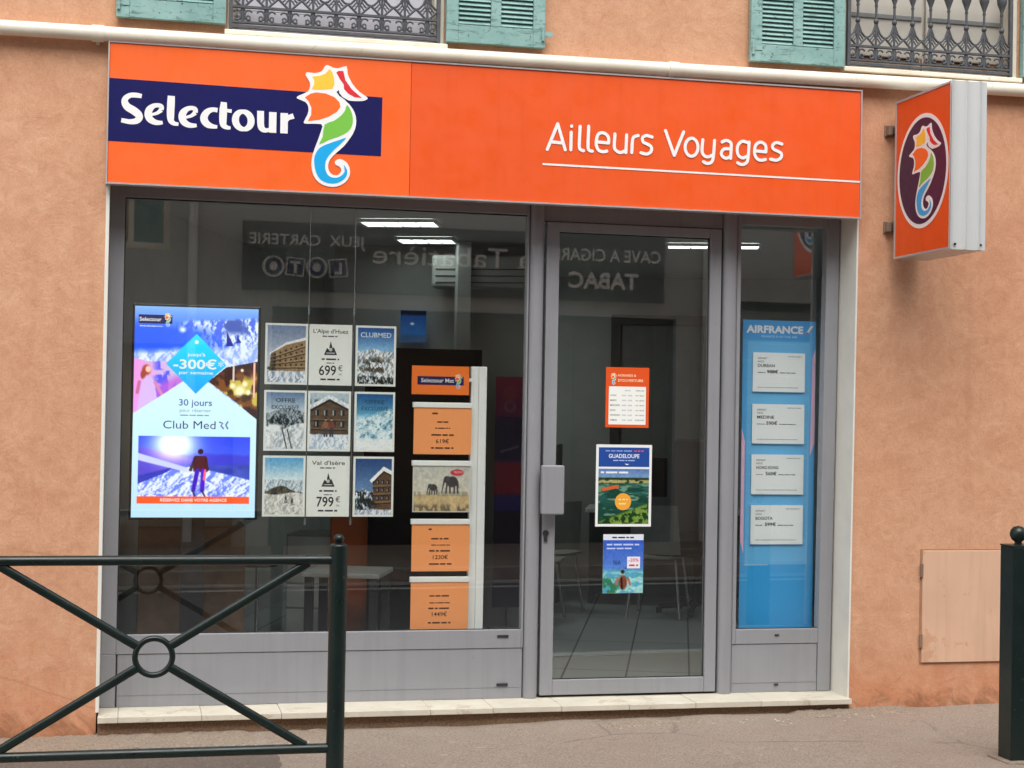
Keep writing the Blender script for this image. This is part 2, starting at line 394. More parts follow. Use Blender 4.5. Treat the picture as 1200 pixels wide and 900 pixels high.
def smooth(pts, it=3):
    if len(pts) < 3: return pts
    P = [Vector(p) for p in pts]; out = []
    closed = (P[0]-P[-1]).length < 1e-4
    for i in range(len(P)-1):
        p0 = P[i-1] if i > 0 else (P[-2] if closed else 2*P[0]-P[1]); p1 = P[i]; p2 = P[i+1]
        p3 = P[i+2] if i+2 < len(P) else (P[1] if closed else 2*P[-1]-P[-2])
        for j in range(it):
            t = j/it; out.append(.5*((2*p1)+(p2-p0)*t+(2*p0-5*p1+4*p2-p3)*t*t+(3*p1-p0-3*p2+p3)*t**3))
    out.append(P[-1]); return [tuple(v) for v in out]
_tc = {}
def text2d(s, bold=0.0):
    """letters of the built-in typeface as flat outlines with cap height about 0.73"""
    k = (s, bold)
    if k not in _tc:
        c = bpy.data.curves.new('lettering_outline', 'FONT'); c.body = s; c.size = 1; c.offset = bold; c.resolution_u = 3; c.fill_mode = 'FRONT'
        o = bpy.data.objects.new('lettering_outline', c)
        me = bpy.data.meshes.new_from_object(o)
        v = [(p.co.x, p.co.y) for p in me.vertices]; f = [tuple(q.vertices) for q in me.polygons]
        bpy.data.objects.remove(o); bpy.data.meshes.remove(me); bpy.data.curves.remove(c)
        if not v: v = [(0, 0), (1, 0), (0, 1)]; f = []
        _tc[k] = (v, f)
    return _tc[k]
def layout(s, x, z, h, w=None, align='C', bold=0.0):
    """place lettering: cap height h, baseline z, optional width w"""
    v, f = text2d(s, bold)
    x0 = min(p[0] for p in v); x1 = max(p[0] for p in v); sc = h/.73; sx = sc if w is None else w/(x1-x0)
    ww = (x1-x0)*sx; ox = x-ww/2 if align == 'C' else (x if align == 'L' else x-ww)
    return [((p[0]-x0)*sx+ox, p[1]*sc+z) for p in v], f

class VC:
    """printed matter: one mesh whose ink colours are stored per corner point"""
    def __init__(s): s.v = []; s.f = []; s.c = []
    def add(s, v, f, c):
        o = len(s.v); s.v += v; s.f += [tuple(i+o for i in q) for q in f]
        s.c += [c]*len(v) if isinstance(c, tuple) else list(c)
    def rect(s, x0, x1, z0, z1, y, c): s.add([(x0, y, z0), (x1, y, z0), (x1, y, z1), (x0, y, z1)], [(0, 1, 2, 3)], c)
    def board(s, x0, x1, y0, y1, z0, z1, c):
        v = [(x, y, z) for z in (z0, z1) for y in (y0, y1) for x in (x0, x1)]
        s.add(v, [(0, 2, 3, 1), (4, 5, 7, 6), (0, 1, 5, 4), (2, 6, 7, 3), (0, 4, 6, 2), (1, 3, 7, 5)], c)
    def text(s, t, x, z, h, y, c, w=None, align='C', bold=0.0):
        v, f = layout(t, x, z, h, w, align, bold); s.add([(p[0], y, p[1]) for p in v], f, c)
    def poly(s, pts, y, c):
        mb = MB(); mb.prism(pts, y, y+.0002); k = len(pts)
        tri = [f for f in mb.f if len(f) == 3]; s.add([mb.v[i] for i in range(k)], tri, c)
    def disc(s, x, z, r, y, c, n=24, rz=None):
        rz = rz or r; s.add([(x+r*cos(2*pi*i/n), y, z+rz*sin(2*pi*i/n)) for i in range(n)], [tuple(range(n))], c)
    def stroke(s, pts, w, y, c, cap=True):
        v, f = ribbon(pts, w, cap); s.add([(p[0], y, p[1]) for p in v], f, c)
    def picture(s, x0, x1, z0, z1, y, nx, nz, fn, lit=False):
        u = (np.arange(nx+1))/nx; v = np.arange(nz+1)/nz; U, V = np.meshgrid(u, v)
        rgb = fn(U, V); gr = fbm(U, V, 26, 26*nz/nx, 77, 2)-.5; g2 = fbm(U, V, 7, 7, 78, 3)-.5   # print grain and tonal variety
        if lit: mu = rgb.mean(-1, keepdims=True); rgb = np.clip(mu+(rgb-mu)*1.28, 0, 1)**1.15
        else: rgb = rgb.mean(-1, keepdims=True)*.16+rgb*.84; rgb = rgb*(1+.20*gr+.10*g2)[..., None]; rgb = np.clip((rgb-.5)*1.14+.5, 0, 1)
        l = np.where(rgb <= .04045, rgb/12.92, ((rgb+.055)/1.055)**2.4).reshape(-1, 3)
        pv = [(x0+(x1-x0)*a, y, z1-(z1-z0)*b) for b in v for a in u]
        w = nx+1; f = [(j*w+i, (j+1)*w+i, (j+1)*w+i+1, j*w+i+1) for j in range(nz) for i in range(nx)]
        s.add(pv, f, [tuple(q) for q in l])
    def build(s, name, mat, parent=None, origin=None):
        o = ORG.get(parent.name, Vector()) if parent is not None else Vector(origin or (0, 0, 0))
        me = bpy.data.meshes.new(name)
        me.from_pydata([(p[0]-o.x, p[1]-o.y, p[2]-o.z) for p in s.v], [], s.f)
        a = me.color_attributes.new('Col', 'FLOAT_COLOR', 'POINT')
        cc = np.ones((len(s.v), 4), np.float32); cc[:, :3] = np.array(s.c, np.float32); a.data.foreach_set('color', cc.ravel())
        me.materials.append(M[mat]); me.update()
        ob = bpy.data.objects.new(name, me); col.objects.link(ob)
        if parent is not None: ob.parent = parent
        else: ob.location = o
        ORG[ob.name] = o; return ob

# picture toolkit (numpy), all in display colours 0..1
_nr = np.random.RandomState(3)
def vnoise(U, V, fx, fy, seed=0):
    r = np.random.RandomState(seed).rand(64, 64)
    x = U*fx; y = V*fy; xi = np.floor(x).astype(int); yi = np.floor(y).astype(int); fx_ = x-xi; fy_ = y-yi
    fx_ = fx_*fx_*(3-2*fx_); fy_ = fy_*fy_*(3-2*fy_)
    g = lambda a, b: r[a % 64, b % 64]
    return (g(yi, xi)*(1-fx_)+g(yi, xi+1)*fx_)*(1-fy_)+(g(yi+1, xi)*(1-fx_)+g(yi+1, xi+1)*fx_)*fy_
def fbm(U, V, fx, fy, seed=0, o=4):
    t = 0; a = .5
    for i in range(o): t = t+a*vnoise(U, V, fx*2**i, fy*2**i, seed+i); a *= .5
    return t/(1-.5**o)
def over(img, mask, c):
    m = np.clip(mask, 0, 1)[..., None]; return img*(1-m)+(np.array(c) if not hasattr(c, 'shape') or np.ndim(c) < 3 else c)*m
def grad(V, a, b, p=1.0): 
    t = np.clip(V, 0, 1)[..., None]**p; return np.array(a)*(1-t)+np.array(b)*t
def step(x, w=.01): return np.clip(x/w+.5, 0, 1)
def inpoly(U, V, pts):
    m = np.zeros(U.shape, bool); n = len(pts)
    for i in range(n):
        x0, y0 = pts[i]; x1, y1 = pts[(i+1) % n]
        if y0 == y1: continue
        c = ((y0 > V) != (y1 > V)) & (U < (x1-x0)*(V-y0)/(y1-y0)+x0); m ^= c
    return m.astype(float)
def relief(U, V, f, seed, k=1.0, asp=1.4):
    """side light on folded ground, 0 shade .. 1 lit"""
    h = fbm(U+.35*V, V*asp, f, f, seed, 5); h = 1-np.abs(2*h-1)
    return np.clip(.55+k*np.gradient(h, axis=1)*U.shape[1]*.16+k*.25*(h-.6), 0, 1)
def blend(t, a, b): return np.array(a)*(1-t[..., None])+np.array(b)*t[..., None]
def ell(U, V, x, y, a, b, w=.15): return np.clip((1-np.sqrt(((U-x)/a)**2+((V-y)/b)**2))/w, 0, 1)
def seg(U, V, x0, y0, x1, y1, r, asp=1.0):
    dx, dy = x1-x0, (y1-y0)*asp; px, py = U-x0, (V-y0)*asp
    t = np.clip((px*dx+py*dy)/(dx*dx+dy*dy+1e-9), 0, 1); d = np.sqrt((px-t*dx)**2+(py-t*dy)**2); return np.clip((r-d)/(r*.4), 0, 1)

SEL = [[(-2.0897, 3.1074, 0.0206), (-2.1133, 3.1105, 0.0238), (-2.1426, 3.1087, 0.0238), (-2.1642, 3.0938, 0.0269), (-2.1689, 3.0747, 0.0317), (-2.1561, 3.0528, 0.0364), (-2.1264, 3.0357, 0.038), (-2.104, 3.0181, 0.0364), (-2.1, 3.001, 0.0333), (-2.1144, 2.9858, 0.0285), (-2.1436, 2.9811, 0.0238), (-2.1693, 2.9842, 0.0222), (-2.1832, 2.9864, 0.0206)], [(-2.0453, 3.02, 0.0127), (-2.016, 3.0301, 0.0158), (-1.9964, 3.0463, 0.0222), (-1.9967, 3.0615, 0.0238), (-2.0108, 3.0682, 0.0206), (-2.0336, 3.0631, 0.0238), (-2.0524, 3.0446, 0.0333), (-2.0578, 3.0208, 0.0348), (-2.0485, 2.9987, 0.0333), (-2.0261, 2.9856, 0.0269), (-2.0025, 2.9839, 0.0206), (-1.9885, 2.9862, 0.0158)], [(-1.9505, 3.1173, 0.0333), (-1.9513, 3.0839, 0.0364), (-1.9523, 3.0231, 0.0348), (-1.9488, 2.996, 0.0285), (-1.9337, 2.984, 0.0206), (-1.9136, 2.9821, 0.0158)], [(-1.8846, 3.0156, 0.0127), (-1.855, 3.0257, 0.0158), (-1.8353, 3.0421, 0.0222), (-1.8356, 3.0573, 0.0238), (-1.8499, 3.064, 0.0206), (-1.8728, 3.0589, 0.0238), (-1.8918, 3.0403, 0.0333), (-1.8973, 3.0164, 0.0348), (-1.8879, 2.9942, 0.0333), (-1.8653, 2.981, 0.0269), (-1.8415, 2.9793, 0.0206), (-1.8273, 2.9816, 0.0158)], [(-1.7287, 3.0605, 0.0222), (-1.7512, 3.0622, 0.0222), (-1.775, 3.0524, 0.0285), (-1.7917, 3.0286, 0.0348), (-1.7905, 3.0058, 0.0364), (-1.7737, 2.9877, 0.0317), (-1.7511, 2.9806, 0.0222), (-1.7286, 2.9788, 0.0158)], [(-1.6995, 3.1019, 0.0285), (-1.7017, 3.0605, 0.0364), (-1.7021, 3.007, 0.0348), (-1.6972, 2.9875, 0.0285), (-1.6798, 2.9785, 0.019), (-1.6647, 2.9778, 0.0143)], [(-1.7198, 3.0641, 0.0158), (-1.661, 3.0599, 0.0174)], [(-1.5667, 3.0201, 0.0341), (-1.5669, 3.009, 0.0336), (-1.5698, 2.9985, 0.0323), (-1.575, 2.9893, 0.0301), (-1.5822, 2.9821, 0.0273), (-1.5909, 2.9773, 0.0241), (-1.6006, 2.9753, 0.0206), (-1.6104, 2.9762, 0.0241), (-1.6199, 2.9799, 0.0273), (-1.6283, 2.9863, 0.0301), (-1.6351, 2.9948, 0.0323), (-1.6398, 3.0048, 0.0336), (-1.6421, 3.0158, 0.0341), (-1.6418, 3.0269, 0.0336), (-1.639, 3.0374, 0.0323), (-1.6338, 3.0466, 0.0301), (-1.6266, 3.0538, 0.0273), (-1.6179, 3.0586, 0.0241), (-1.6083, 3.0606, 0.0206), (-1.5984, 3.0597, 0.0241), (-1.5889, 3.056, 0.0273), (-1.5805, 3.0497, 0.0301), (-1.5737, 3.0412, 0.0323), (-1.5689, 3.0311, 0.0336), (-1.5667, 3.0201, 0.0341)], [(-1.5214, 3.0695, 0.0333), (-1.5202, 3.0097, 0.0333), (-1.5136, 2.984, 0.0301), (-1.4945, 2.9751, 0.0222), (-1.4733, 2.9816, 0.0158)], [(-1.462, 3.0669, 0.0364), (-1.4616, 2.9654, 0.0364)], [(-1.4063, 3.0655, 0.0364), (-1.4059, 2.9654, 0.0364)], [(-1.4008, 3.0165, 0.0158), (-1.3875, 3.0419, 0.0238), (-1.3602, 3.0535, 0.0269)]]
AIL = [[(-0.0713, 2.9575), (-0.0186, 3.0912)], [(-0.0186, 3.0912), (0.0231, 2.9603)], [(-0.0541, 2.9976), (0.009, 2.9945)], [(0.0548, 3.0844), (0.0548, 3.0823)], [(0.0531, 3.0515), (0.0524, 2.9618)], [(0.1, 3.0848), (0.0972, 2.9828), (0.1066, 2.9647), (0.1202, 2.9611)], [(0.1453, 3.0873), (0.1437, 2.982), (0.1531, 2.9639), (0.1667, 2.9613)], [(0.192, 3.0098), (0.2525, 3.0076), (0.252, 3.0351), (0.2369, 3.0529), (0.214, 3.0583), (0.1948, 3.0462), (0.1874, 3.0151), (0.189, 2.9877), (0.2019, 2.9665), (0.2248, 2.9611), (0.2441, 2.9654)], [(0.2859, 3.0556), (0.2836, 2.9928), (0.2931, 2.9713), (0.3161, 2.9615), (0.3389, 2.9704)], [(0.3489, 3.0547), (0.3459, 2.9631)], [(0.378, 2.9648), (0.3804, 3.0255), (0.3881, 3.0458), (0.411, 3.0548)], [(0.486, 3.0512), (0.4547, 3.0572), (0.4353, 3.0451), (0.438, 3.0231), (0.4612, 3.0133), (0.4822, 3.0001), (0.4815, 2.9757), (0.4586, 2.9613), (0.4274, 2.9663)], [(0.5583, 3.0884), (0.6081, 2.9624)], [(0.6081, 2.9624), (0.6573, 3.0872)], [(0.7368, 3.0115), (0.7358, 2.9993), (0.7325, 2.9879), (0.7271, 2.9779), (0.7199, 2.9701), (0.7115, 2.965), (0.7025, 2.9629), (0.6934, 2.964), (0.6849, 2.9683), (0.6775, 2.9753), (0.6718, 2.9847), (0.6681, 2.9957), (0.6667, 3.0077), (0.6677, 3.0199), (0.671, 3.0313), (0.6764, 3.0413), (0.6836, 3.0491), (0.6919, 3.0542), (0.701, 3.0563), (0.7101, 3.0552), (0.7186, 3.051), (0.726, 3.044), (0.7317, 3.0346), (0.7354, 3.0235), (0.7368, 3.0115)], [(0.7631, 3.0519), (0.7593, 2.996), (0.7703, 2.9709), (0.7939, 2.9643), (0.8195, 2.9757)], [(0.8277, 3.052), (0.8221, 2.9658), (0.8119, 2.9374), (0.7886, 2.9295), (0.7685, 2.9374)], [(0.869, 3.0465), (0.8925, 3.0556), (0.9163, 3.0457), (0.9201, 3.0268), (0.9176, 2.9629)], [(0.9168, 3.0121), (0.8814, 3.0102), (0.8664, 2.9904), (0.8714, 2.9717), (0.894, 2.9617), (0.9174, 2.9741)], [(1.017, 3.0489), (0.9813, 3.0559), (0.9579, 3.0345), (0.9537, 3.0006), (0.9648, 2.9766), (0.9886, 2.9688), (1.0157, 2.9837)], [(1.0193, 3.0535), (1.0136, 2.9645), (1.0009, 2.9403), (0.9773, 2.9335), (0.957, 2.9415)], [(1.0533, 3.0093), (1.113, 3.0068), (1.1125, 3.0371), (1.0968, 3.0532), (1.0765, 3.0554), (1.0564, 3.0397), (1.0497, 3.0113), (1.0538, 2.9835), (1.0683, 2.9662), (1.0899, 2.9617), (1.1113, 2.9673)], [(1.2021, 3.0532), (1.172, 3.0595), (1.1507, 3.0448), (1.1546, 3.0247), (1.1787, 3.0148), (1.2005, 3.0024), (1.1973, 2.9797), (1.1735, 2.966), (1.1399, 2.9699)]]
SEA_C = (-1.1706, 3.0179)
SEA = {'white': [(-0.028, 0.298), (-0.0038, 0.2876), (0.0266, 0.2848), (0.0663, 0.2985), (0.0727, 0.2605), (0.096, 0.2138), (0.1329, 0.1744), (0.1687, 0.1525), (0.1737, 0.1423), (0.1538, 0.1307), (0.1097, 0.1272), (0.0816, 0.128), (0.0599, 0.1315), (0.0876, 0.1051), (0.1107, 0.0704), (0.1195, 0.0308), (0.1139, -0.0136), (0.0907, -0.059), (0.0579, -0.1024), (0.0226, -0.1363), (-0.0048, -0.1665), (-0.0153, -0.1965), (-0.01, -0.2282), (0.0111, -0.2455), (0.0366, -0.2427), (0.0506, -0.2212), (0.0406, -0.2025), (0.0213, -0.1939), (0.0186, -0.1764), (0.0415, -0.1641), (0.0713, -0.1761), (0.0902, -0.2032), (0.0926, -0.2431), (0.0693, -0.2802), (0.0297, -0.3013), (-0.0141, -0.3034), (-0.0582, -0.2864), (-0.0866, -0.2519), (-0.0979, -0.2047), (-0.0926, -0.1487), (-0.0738, -0.0919), (-0.0528, -0.0285), (-0.0526, 0.0034), (-0.1232, 0.001), (-0.14, 0.008), (-0.1217, 0.0473), (-0.1176, 0.081), (-0.1332, 0.1079), (-0.1754, 0.1237), (-0.1662, 0.1378), (-0.1223, 0.1604), (-0.1118, 0.1889), (-0.117, 0.2125), (-0.1341, 0.2394), (-0.1281, 0.2557), (-0.0924, 0.2532), (-0.0568, 0.2642), (-0.0429, 0.2875)], 'yellow': [(-0.1023, 0.2358), (-0.0643, 0.2422), (-0.0391, 0.2534), (-0.0172, 0.2787), (-0.0034, 0.2636), (0.0051, 0.2362), (0.0081, 0.2044), (-0.0018, 0.1814), (-0.0511, 0.1743), (-0.1027, 0.1736), (-0.0929, 0.1981), (-0.0917, 0.2181)], 'red': [(0.0166, 0.2633), (0.0268, 0.272), (0.0508, 0.2735), (0.0621, 0.2277), (0.0949, 0.1841), (0.1455, 0.1446), (0.1093, 0.1465), (0.0769, 0.1629), (0.0565, 0.1833), (0.0536, 0.2072), (0.0356, 0.2301)], 'orange': [(-0.136, 0.1309), (-0.1102, 0.15), (-0.0826, 0.1588), (-0.0348, 0.1562), (0.0093, 0.1404), (0.0337, 0.1179), (0.0398, 0.0942), (0.0227, 0.0692), (-0.0167, 0.043), (-0.0641, 0.0243), (-0.1195, 0.0147), (-0.1043, 0.0459), (-0.1034, 0.0818), (-0.1174, 0.1129)], 'green': [(0.0716, 0.1065), (0.093, 0.0773), (0.1033, 0.0379), (0.0984, 0.0031), (0.0789, -0.0276), (0.033, -0.0542), (-0.0145, -0.0727), (-0.0618, -0.0976), (-0.0451, -0.0584), (-0.0367, 0.0019), (0.0076, 0.0228), (0.0454, 0.053), (0.0648, 0.0821)], 'blue': [(-0.0599, -0.1151), (-0.0142, -0.0903), (0.0333, -0.0717), (0.0715, -0.0576), (0.0402, -0.0938), (-0.0014, -0.1359), (-0.0269, -0.1772), (-0.0293, -0.2172), (-0.0152, -0.2468), (0.0129, -0.259), (0.0447, -0.251), (0.0667, -0.226), (0.062, -0.1926), (0.0777, -0.2158), (0.0789, -0.2398), (0.0634, -0.2645), (0.0294, -0.2846), (-0.0144, -0.2867), (-0.0529, -0.2702), (-0.075, -0.2354), (-0.0837, -0.196), (-0.0829, -0.1561)], 'navy': [(0.0192, 0.1674), (0.031, 0.1778), (0.0321, 0.1634), (0.0492, 0.1436), (0.0792, 0.1286), (0.0599, 0.1323), (0.0331, 0.1491)]}

# ------------------------------------------------------------------ the setting
def gz(x): return .045 + .0105*x          # the street climbs gently to the right
def sheet(name, x0, x1, y0, y1, dz, mat, kind='structure', nx=2):
    mb = MB(); xs = [x0+(x1-x0)*i/nx for i in range(nx+1)]
    for i in range(nx):
        a, b = xs[i], xs[i+1]
        mb.add([(a, y0, gz(a)+dz), (b, y0, gz(b)+dz), (b, y1, gz(b)+dz), (a, y1, gz(a)+dz)], [(0, 1, 2, 3)])
    return tag(mb.build(name, mat), kind=kind)
sheet('ground', -150, 150, -150, 150, -.14, 'road')
sheet('road', -40, 40, -7.3, -1.75, -.125, 'road')
sheet('road_marking', -40, 40, -6.75, -6.63, -.121, 'road_paint')
sheet('gutter', -40, 40, -7.28, -6.98, -.121, 'kerb')
def slab(name, y0, y1, z1, mat, x0=-40, x1=40, z0=-.13):
    mb = MB(); v = []
    for x in (x0, x1):
        v += [(x, y0, gz(x)+z0), (x, y1, gz(x)+z0), (x, y1, gz(x)+z1), (x, y0, gz(x)+z1)]
    mb.add(v, [(0, 3, 2, 1), (4, 5, 6, 7), (3, 7, 6, 2), (0, 4, 7, 3), (1, 2, 6, 5)])
    return tag(mb.build(name, mat), kind='structure')
slab('kerb', -1.75, -1.60, .0, 'kerb')
slab('kerb', -7.45, -7.30, .0, 'kerb')
slab('pavement', -10.0, -7.452, .0, 'pavement')
# near pavement: fine grid so that it can be gently uneven
def pavement():
    mb = MB(); x0, x1, y0, y1 = -6, 6, -1.598, .02; nx, ny = 240, 44
    nn = lambda x, y: .004*sin(3.1*x+1.7*y)+.003*sin(7.3*x-5.1*y+1)+.002*sin(17*x+11*y)
    vs = []
    for j in range(ny+1):
        for i in range(nx+1):
            x = x0+(x1-x0)*i/nx; y = y0+(y1-y0)*j/ny; vs.append((x, y, gz(x)+nn(x, y)-.004))
    mb.add(vs, [(j*(nx+1)+i, j*(nx+1)+i+1, (j+1)*(nx+1)+i+1, (j+1)*(nx+1)+i) for j in range(ny) for i in range(nx)], 0, True)
    o = mb.build('pavement', 'pavement'); tag(o, kind='structure')
    slab('pavement', -1.598, .02, -.02, 'pavement', -40, -6); slab('pavement', -1.598, .02, -.02, 'pavement', 6, 40)
pavement()
def rough_strip(name, x0, x1, y0, y1, h, mat, seed=1, step_=.03, edge=.05):
    """low ragged ridge lying along the foot of the wall"""
    r = random.Random(seed); mb = MB(); n = int((x1-x0)/step_); k = 8; vs = []
    w1 = w2 = 0
    for i in range(n+1):
        x = x0+(x1-x0)*i/n; w1 += r.uniform(-.3, .3)*edge; w1 *= .86; e = min(1, i/4, (n-i)/4)
        for j in range(k+1):
            t = j/k; ya = y0+w1; y = ya+(y1-ya)*t
            p = (0 if j in (0,) else 1)*e
            vs.append((x, y, gz(x)-.008+p*(h*(.55+.45*t)+r.uniform(-.25, .25)*h)))
    mb.add(vs, [(i*(k+1)+j, (i+1)*(k+1)+j, (i+1)*(k+1)+j+1, i*(k+1)+j+1) for i in range(n) for j in range(k)], 0, True)
    return tag(mb.build(name, mat), kind='structure')
rough_strip('concrete_strip', -3.4, -1.45, -.34, .015, .02, 'concrete', 4)
rough_strip('concrete_strip', -1.5, -1.05, -.30, -.04, .014, 'concrete', 9)
rough_strip('concrete_strip', .22, .80, -.225, -.180, .017, 'concrete', 12, step_=.012, edge=.012)
rough_strip('concrete_strip', 1.30, 2.02, -.15, .015, .017, 'concrete', 22, step_=.015, edge=.02)
rough_strip('asphalt_patch', -3.4, -1.33, -.95, -.40, .011, 'old_patch', 15, edge=.04)
# crumbs of plaster along the foot of the wall
mb = MB(); r_ = random.Random(5)
for i in range(150):
    x = -2.75+r_.random()*1.75 if i < 110 else .3+r_.random()*1.4; y = -.37-r_.gauss(0, .03) if i < 110 else -.2+r_.gauss(0, .05)
    q = r_.uniform(.002, .006); z = gz(x)
    pts = [(x+q*1.6*cos(a)*r_.uniform(.6, 1.2), y+q*1.6*sin(a)*r_.uniform(.6, 1.2)) for a in (0, 1.3, 2.5, 3.8, 5.1)]
    v = [(a, b, z) for a, b in pts]+[(x, y, z+q*1.1)]
    mb.add(v, [(k, (k+1) % 5, 5) for k in range(5)], 0)
tag(mb.build('plaster_crumbs', 'mortar_pale'), 'scattered pale plaster crumbs along the foot of the wall', 'rubble', kind='stuff')

# ------------------------------------------------------------------ the apricot building
B = thing('town_building', (-2.24, 0, 0), 'apricot stucco town building with a shopfront under an orange sign', 'building')
SX0, SX1b, SX1t = -2.243, 1.648, 1.668        # shop opening; its right edge leans a little
def sxr(z): return SX1b+(SX1t-SX1b)*(z-.13)/2.55
HOLES = [(SX0, 1.66, -.4, 2.72), (-1.69, -.605, 3.466, 5.4), (1.572, 2.60, 3.495, 5.4), (-6.2, -5.1, 3.42, 5.4), (6.0, 7.0, 3.54, 5.4)]
def facade():
    mb = MB(); T = .26
    xs = sorted({-9., 11.} | {h[0] for h in HOLES} | {h[1] for h in HOLES}); zs = sorted({-.4, 9.} | {h[2] for h in HOLES} | {h[3] for h in HOLES})
    def tx(x, z): return sxr(z) if abs(x-1.66) < 1e-6 and z < 3 else x
    for i in range(len(xs)-1):
        for j in range(len(zs)-1):
            a, b, c, d = xs[i], xs[i+1], zs[j], zs[j+1]; mx_, mz_ = (a+b)/2, (c+d)/2
            if any(h[0] < mx_ < h[1] and h[2] < mz_ < h[3] for h in HOLES): continue
            for y, fl in ((0, False), (T, True)):
                v = [(tx(a, c), y, c), (tx(b, c), y, c), (tx(b, d), y, d), (tx(a, d), y, d)]
                mb.add(v, [(3, 2, 1, 0) if fl else (0, 1, 2, 3)])
    for (a, b, c, d) in HOLES:
        b0, b1 = tx(b, c), tx(b, d)
        mb.add([(a, 0, c), (a, T, c), (a, T, d), (a, 0, d)], [(0, 3, 2, 1)])
        mb.add([(b0, 0, c), (b0, T, c), (b1, T, d), (b1, 0, d)], [(0, 1, 2, 3)])
        mb.add([(a, 0, d), (a, T, d), (b1, T, d), (b1, 0, d)], [(0, 3, 2, 1)])
        mb.add([(a, 0, c), (a, T, c), (b0, T, c), (b0, 0, c)], [(0, 1, 2, 3)])
    return mb.build('wall', 'stucco', B)
facade()
mb = MB(); mb.box(-9, 11, -.25, .6, 9.002, 9.2); mb.box(-9, 11, -.15, .0, 8.8, 9.0); mb.build('cornice', 'cream', B, .01)
mb = MB(); mb.box(-9, -8.7, .262, 7, -.3, 9); mb.box(10.7, 11, .262, 7, -.3, 9); mb.box(-8.698, 10.698, 6.7, 7, -.3, 9); mb.box(-9, 11, .602, 7, 9.002, 9.15); mb.build('rear_wall', 'stucco', B)
# white painted reveal of the shop opening
mb = MB()
mb.add([(sxr(.05)-.003, -.004, .075), (sxr(2.72)-.003, -.004, 2.72), (sxr(2.72)-.003, .25, 2.72), (sxr(.05)-.003, .25, .075),
        (sxr(.05)+.006, -.004, .075), (sxr(2.72)+.006, -.004, 2.72)], [(0, 3, 2, 1), (0, 1, 5, 4)])
mb.build('reveal', 'white', B)
mb = MB(); mb.box(SX0-.004, SX0+.012, -.004, .25, .14, 2.72); mb.build('reveal', 'white', B)

# doorstep of cream tiles
mb = MB(); cuts = [-2.236, -2.14, -1.745, -1.36, -.62, -.30, .06, .42, .78, 1.14, 1.41, 1.655]; r_ = random.Random(3)
for a, b in zip(cuts, cuts[1:]):
    e = r_.uniform(-.004, .004); mb.box(a+.0008, b-.0008, -.045+e, .262, .094, .1235+r_.uniform(-.0012, .0012))
mb.box(-2.235, 1.652, -.034, .258, .0935, .1185, 1)
mb.build('doorstep', ['tile', 'grout'], B, .003)
mb = MB(); mb.box(-2.235, 1.65, -.012, .255, -.1, .0930); mb.build('doorstep_base', 'mortar', B)

# grey aluminium shopfront ------------------------------------------------
FY0, FY1 = .20, .262
def xr(z): return 1.634+(1.658-1.634)*(z-.12)/2.55
def frame(mb, x0, x1, z0, z1, wl, wr, wb, wt, y0=FY0, y1=FY1):
    mb.box(x0, x0+wl, y0, y1, z0, z1); mb.box(x1-wr, x1, y0, y1, z0, z1)
    mb.box(x0+wl+.0004, x1-wr-.0004, y0+.0015, y1-.001, z0, z0+wb); mb.box(x0+wl+.0004, x1-wr-.0004, y0+.0015, y1-.001, z1-wt, z1)
W1 = MB(); frame(W1, -2.230, -.092, .386, 2.718, .072, .010, .096, .066)
W1.box(-2.230, -2.158, FY0, FY1, .1245, .3855)
W1 = W1.build('display_window', 'alu', B, .003)
mb = MB(); mb.box(-2.150, -.094, .206, .25, .1245, .3835); mb.box(-2.150, -.094, .2035, .2058, .182, .1845); mb.build('kick_panel', 'alu', W1, .002)
mb = MB(); mb.box(-2.157, -.101, .2085, .21, .3836, .3858); mb.box(-2.1575, -2.1502, .207, .24, .1245, .3835); mb.build('panel_joint', 'alu_dark', W1)
mb = MB(); mb.box(-2.160, -.100, .228, .236, .478, 2.656); mb.build('pane', 'glass', W1)
mb = MB(); mb.box(-2.1578, -.1022, .222, .2275, .482, .486); mb.box(-2.1578, -.1022, .222, .2275, 2.646, 2.652); mb.box(-2.158, -2.153, .222, .2275, .4862, 2.6458); mb.build('glazing_seal', 'alu_dark', W1)
for x, z in ((-.20, .447), (-.20, .196)):
    mb = MB(); mb.box(x-.03, x+.03, .196, .2015, z-.006, z+.008); mb.build('drain_cap', 'alu_dark', W1, .002)
def mullion(x0, x1):
    mb = MB(); c = (x0+x1)/2; w = (x1-x0)/2
    pts = [(c+w*cos(a), .205-.03*sin(a)) for a in [pi*i/10 for i in range(11)]]
    n = len(pts); v = [(x, y, .1245) for x, y in pts]+[(x, y, 2.716) for x, y in pts]+[(x1, .262, .1245), (x0, .262, .1245), (x1, .262, 2.716), (x0, .262, 2.716)]
    mb.add(v, [(i+1, i, n+i, n+i+1) for i in range(n-1)], 0, True)
    mb.add(v, [(0, 2*n, 2*n+2, n), (2*n+1, n-1, 2*n-1, 2*n+3), (2*n, 2*n+1, 2*n+3, 2*n+2)])
    return mb.build('mullion', 'alu', B)
mullion(-.088, -.014); mullion(.984, 1.062)
D = MB(); frame(D, .000, .972, .136, 2.620, .069, .064, .080, .050, .196, .25)
D = D.build('entrance_door', 'alu', B, .003)
mb = MB(); mb.box(.066, .910, .219, .227, .212, 2.574); mb.build('pane', 'glass', D)
mb = MB(); mb.box(.070, .9075, .2125, .2185, .2165, .2205); mb.box(.070, .9075, .2125, .2185, 2.564, 2.569); mb.box(.904, .9075, .2125, .2185, .221, 2.5638); mb.build('glazing_seal', 'alu_dark', D)
mb = MB(); mb.box(-.026, .094, .105, .150, 1.087, 1.343); mb.box(.00, .045, .150, .196, 1.13, 1.30); mb.build('handle', 'alu', D, .008, seg=3)
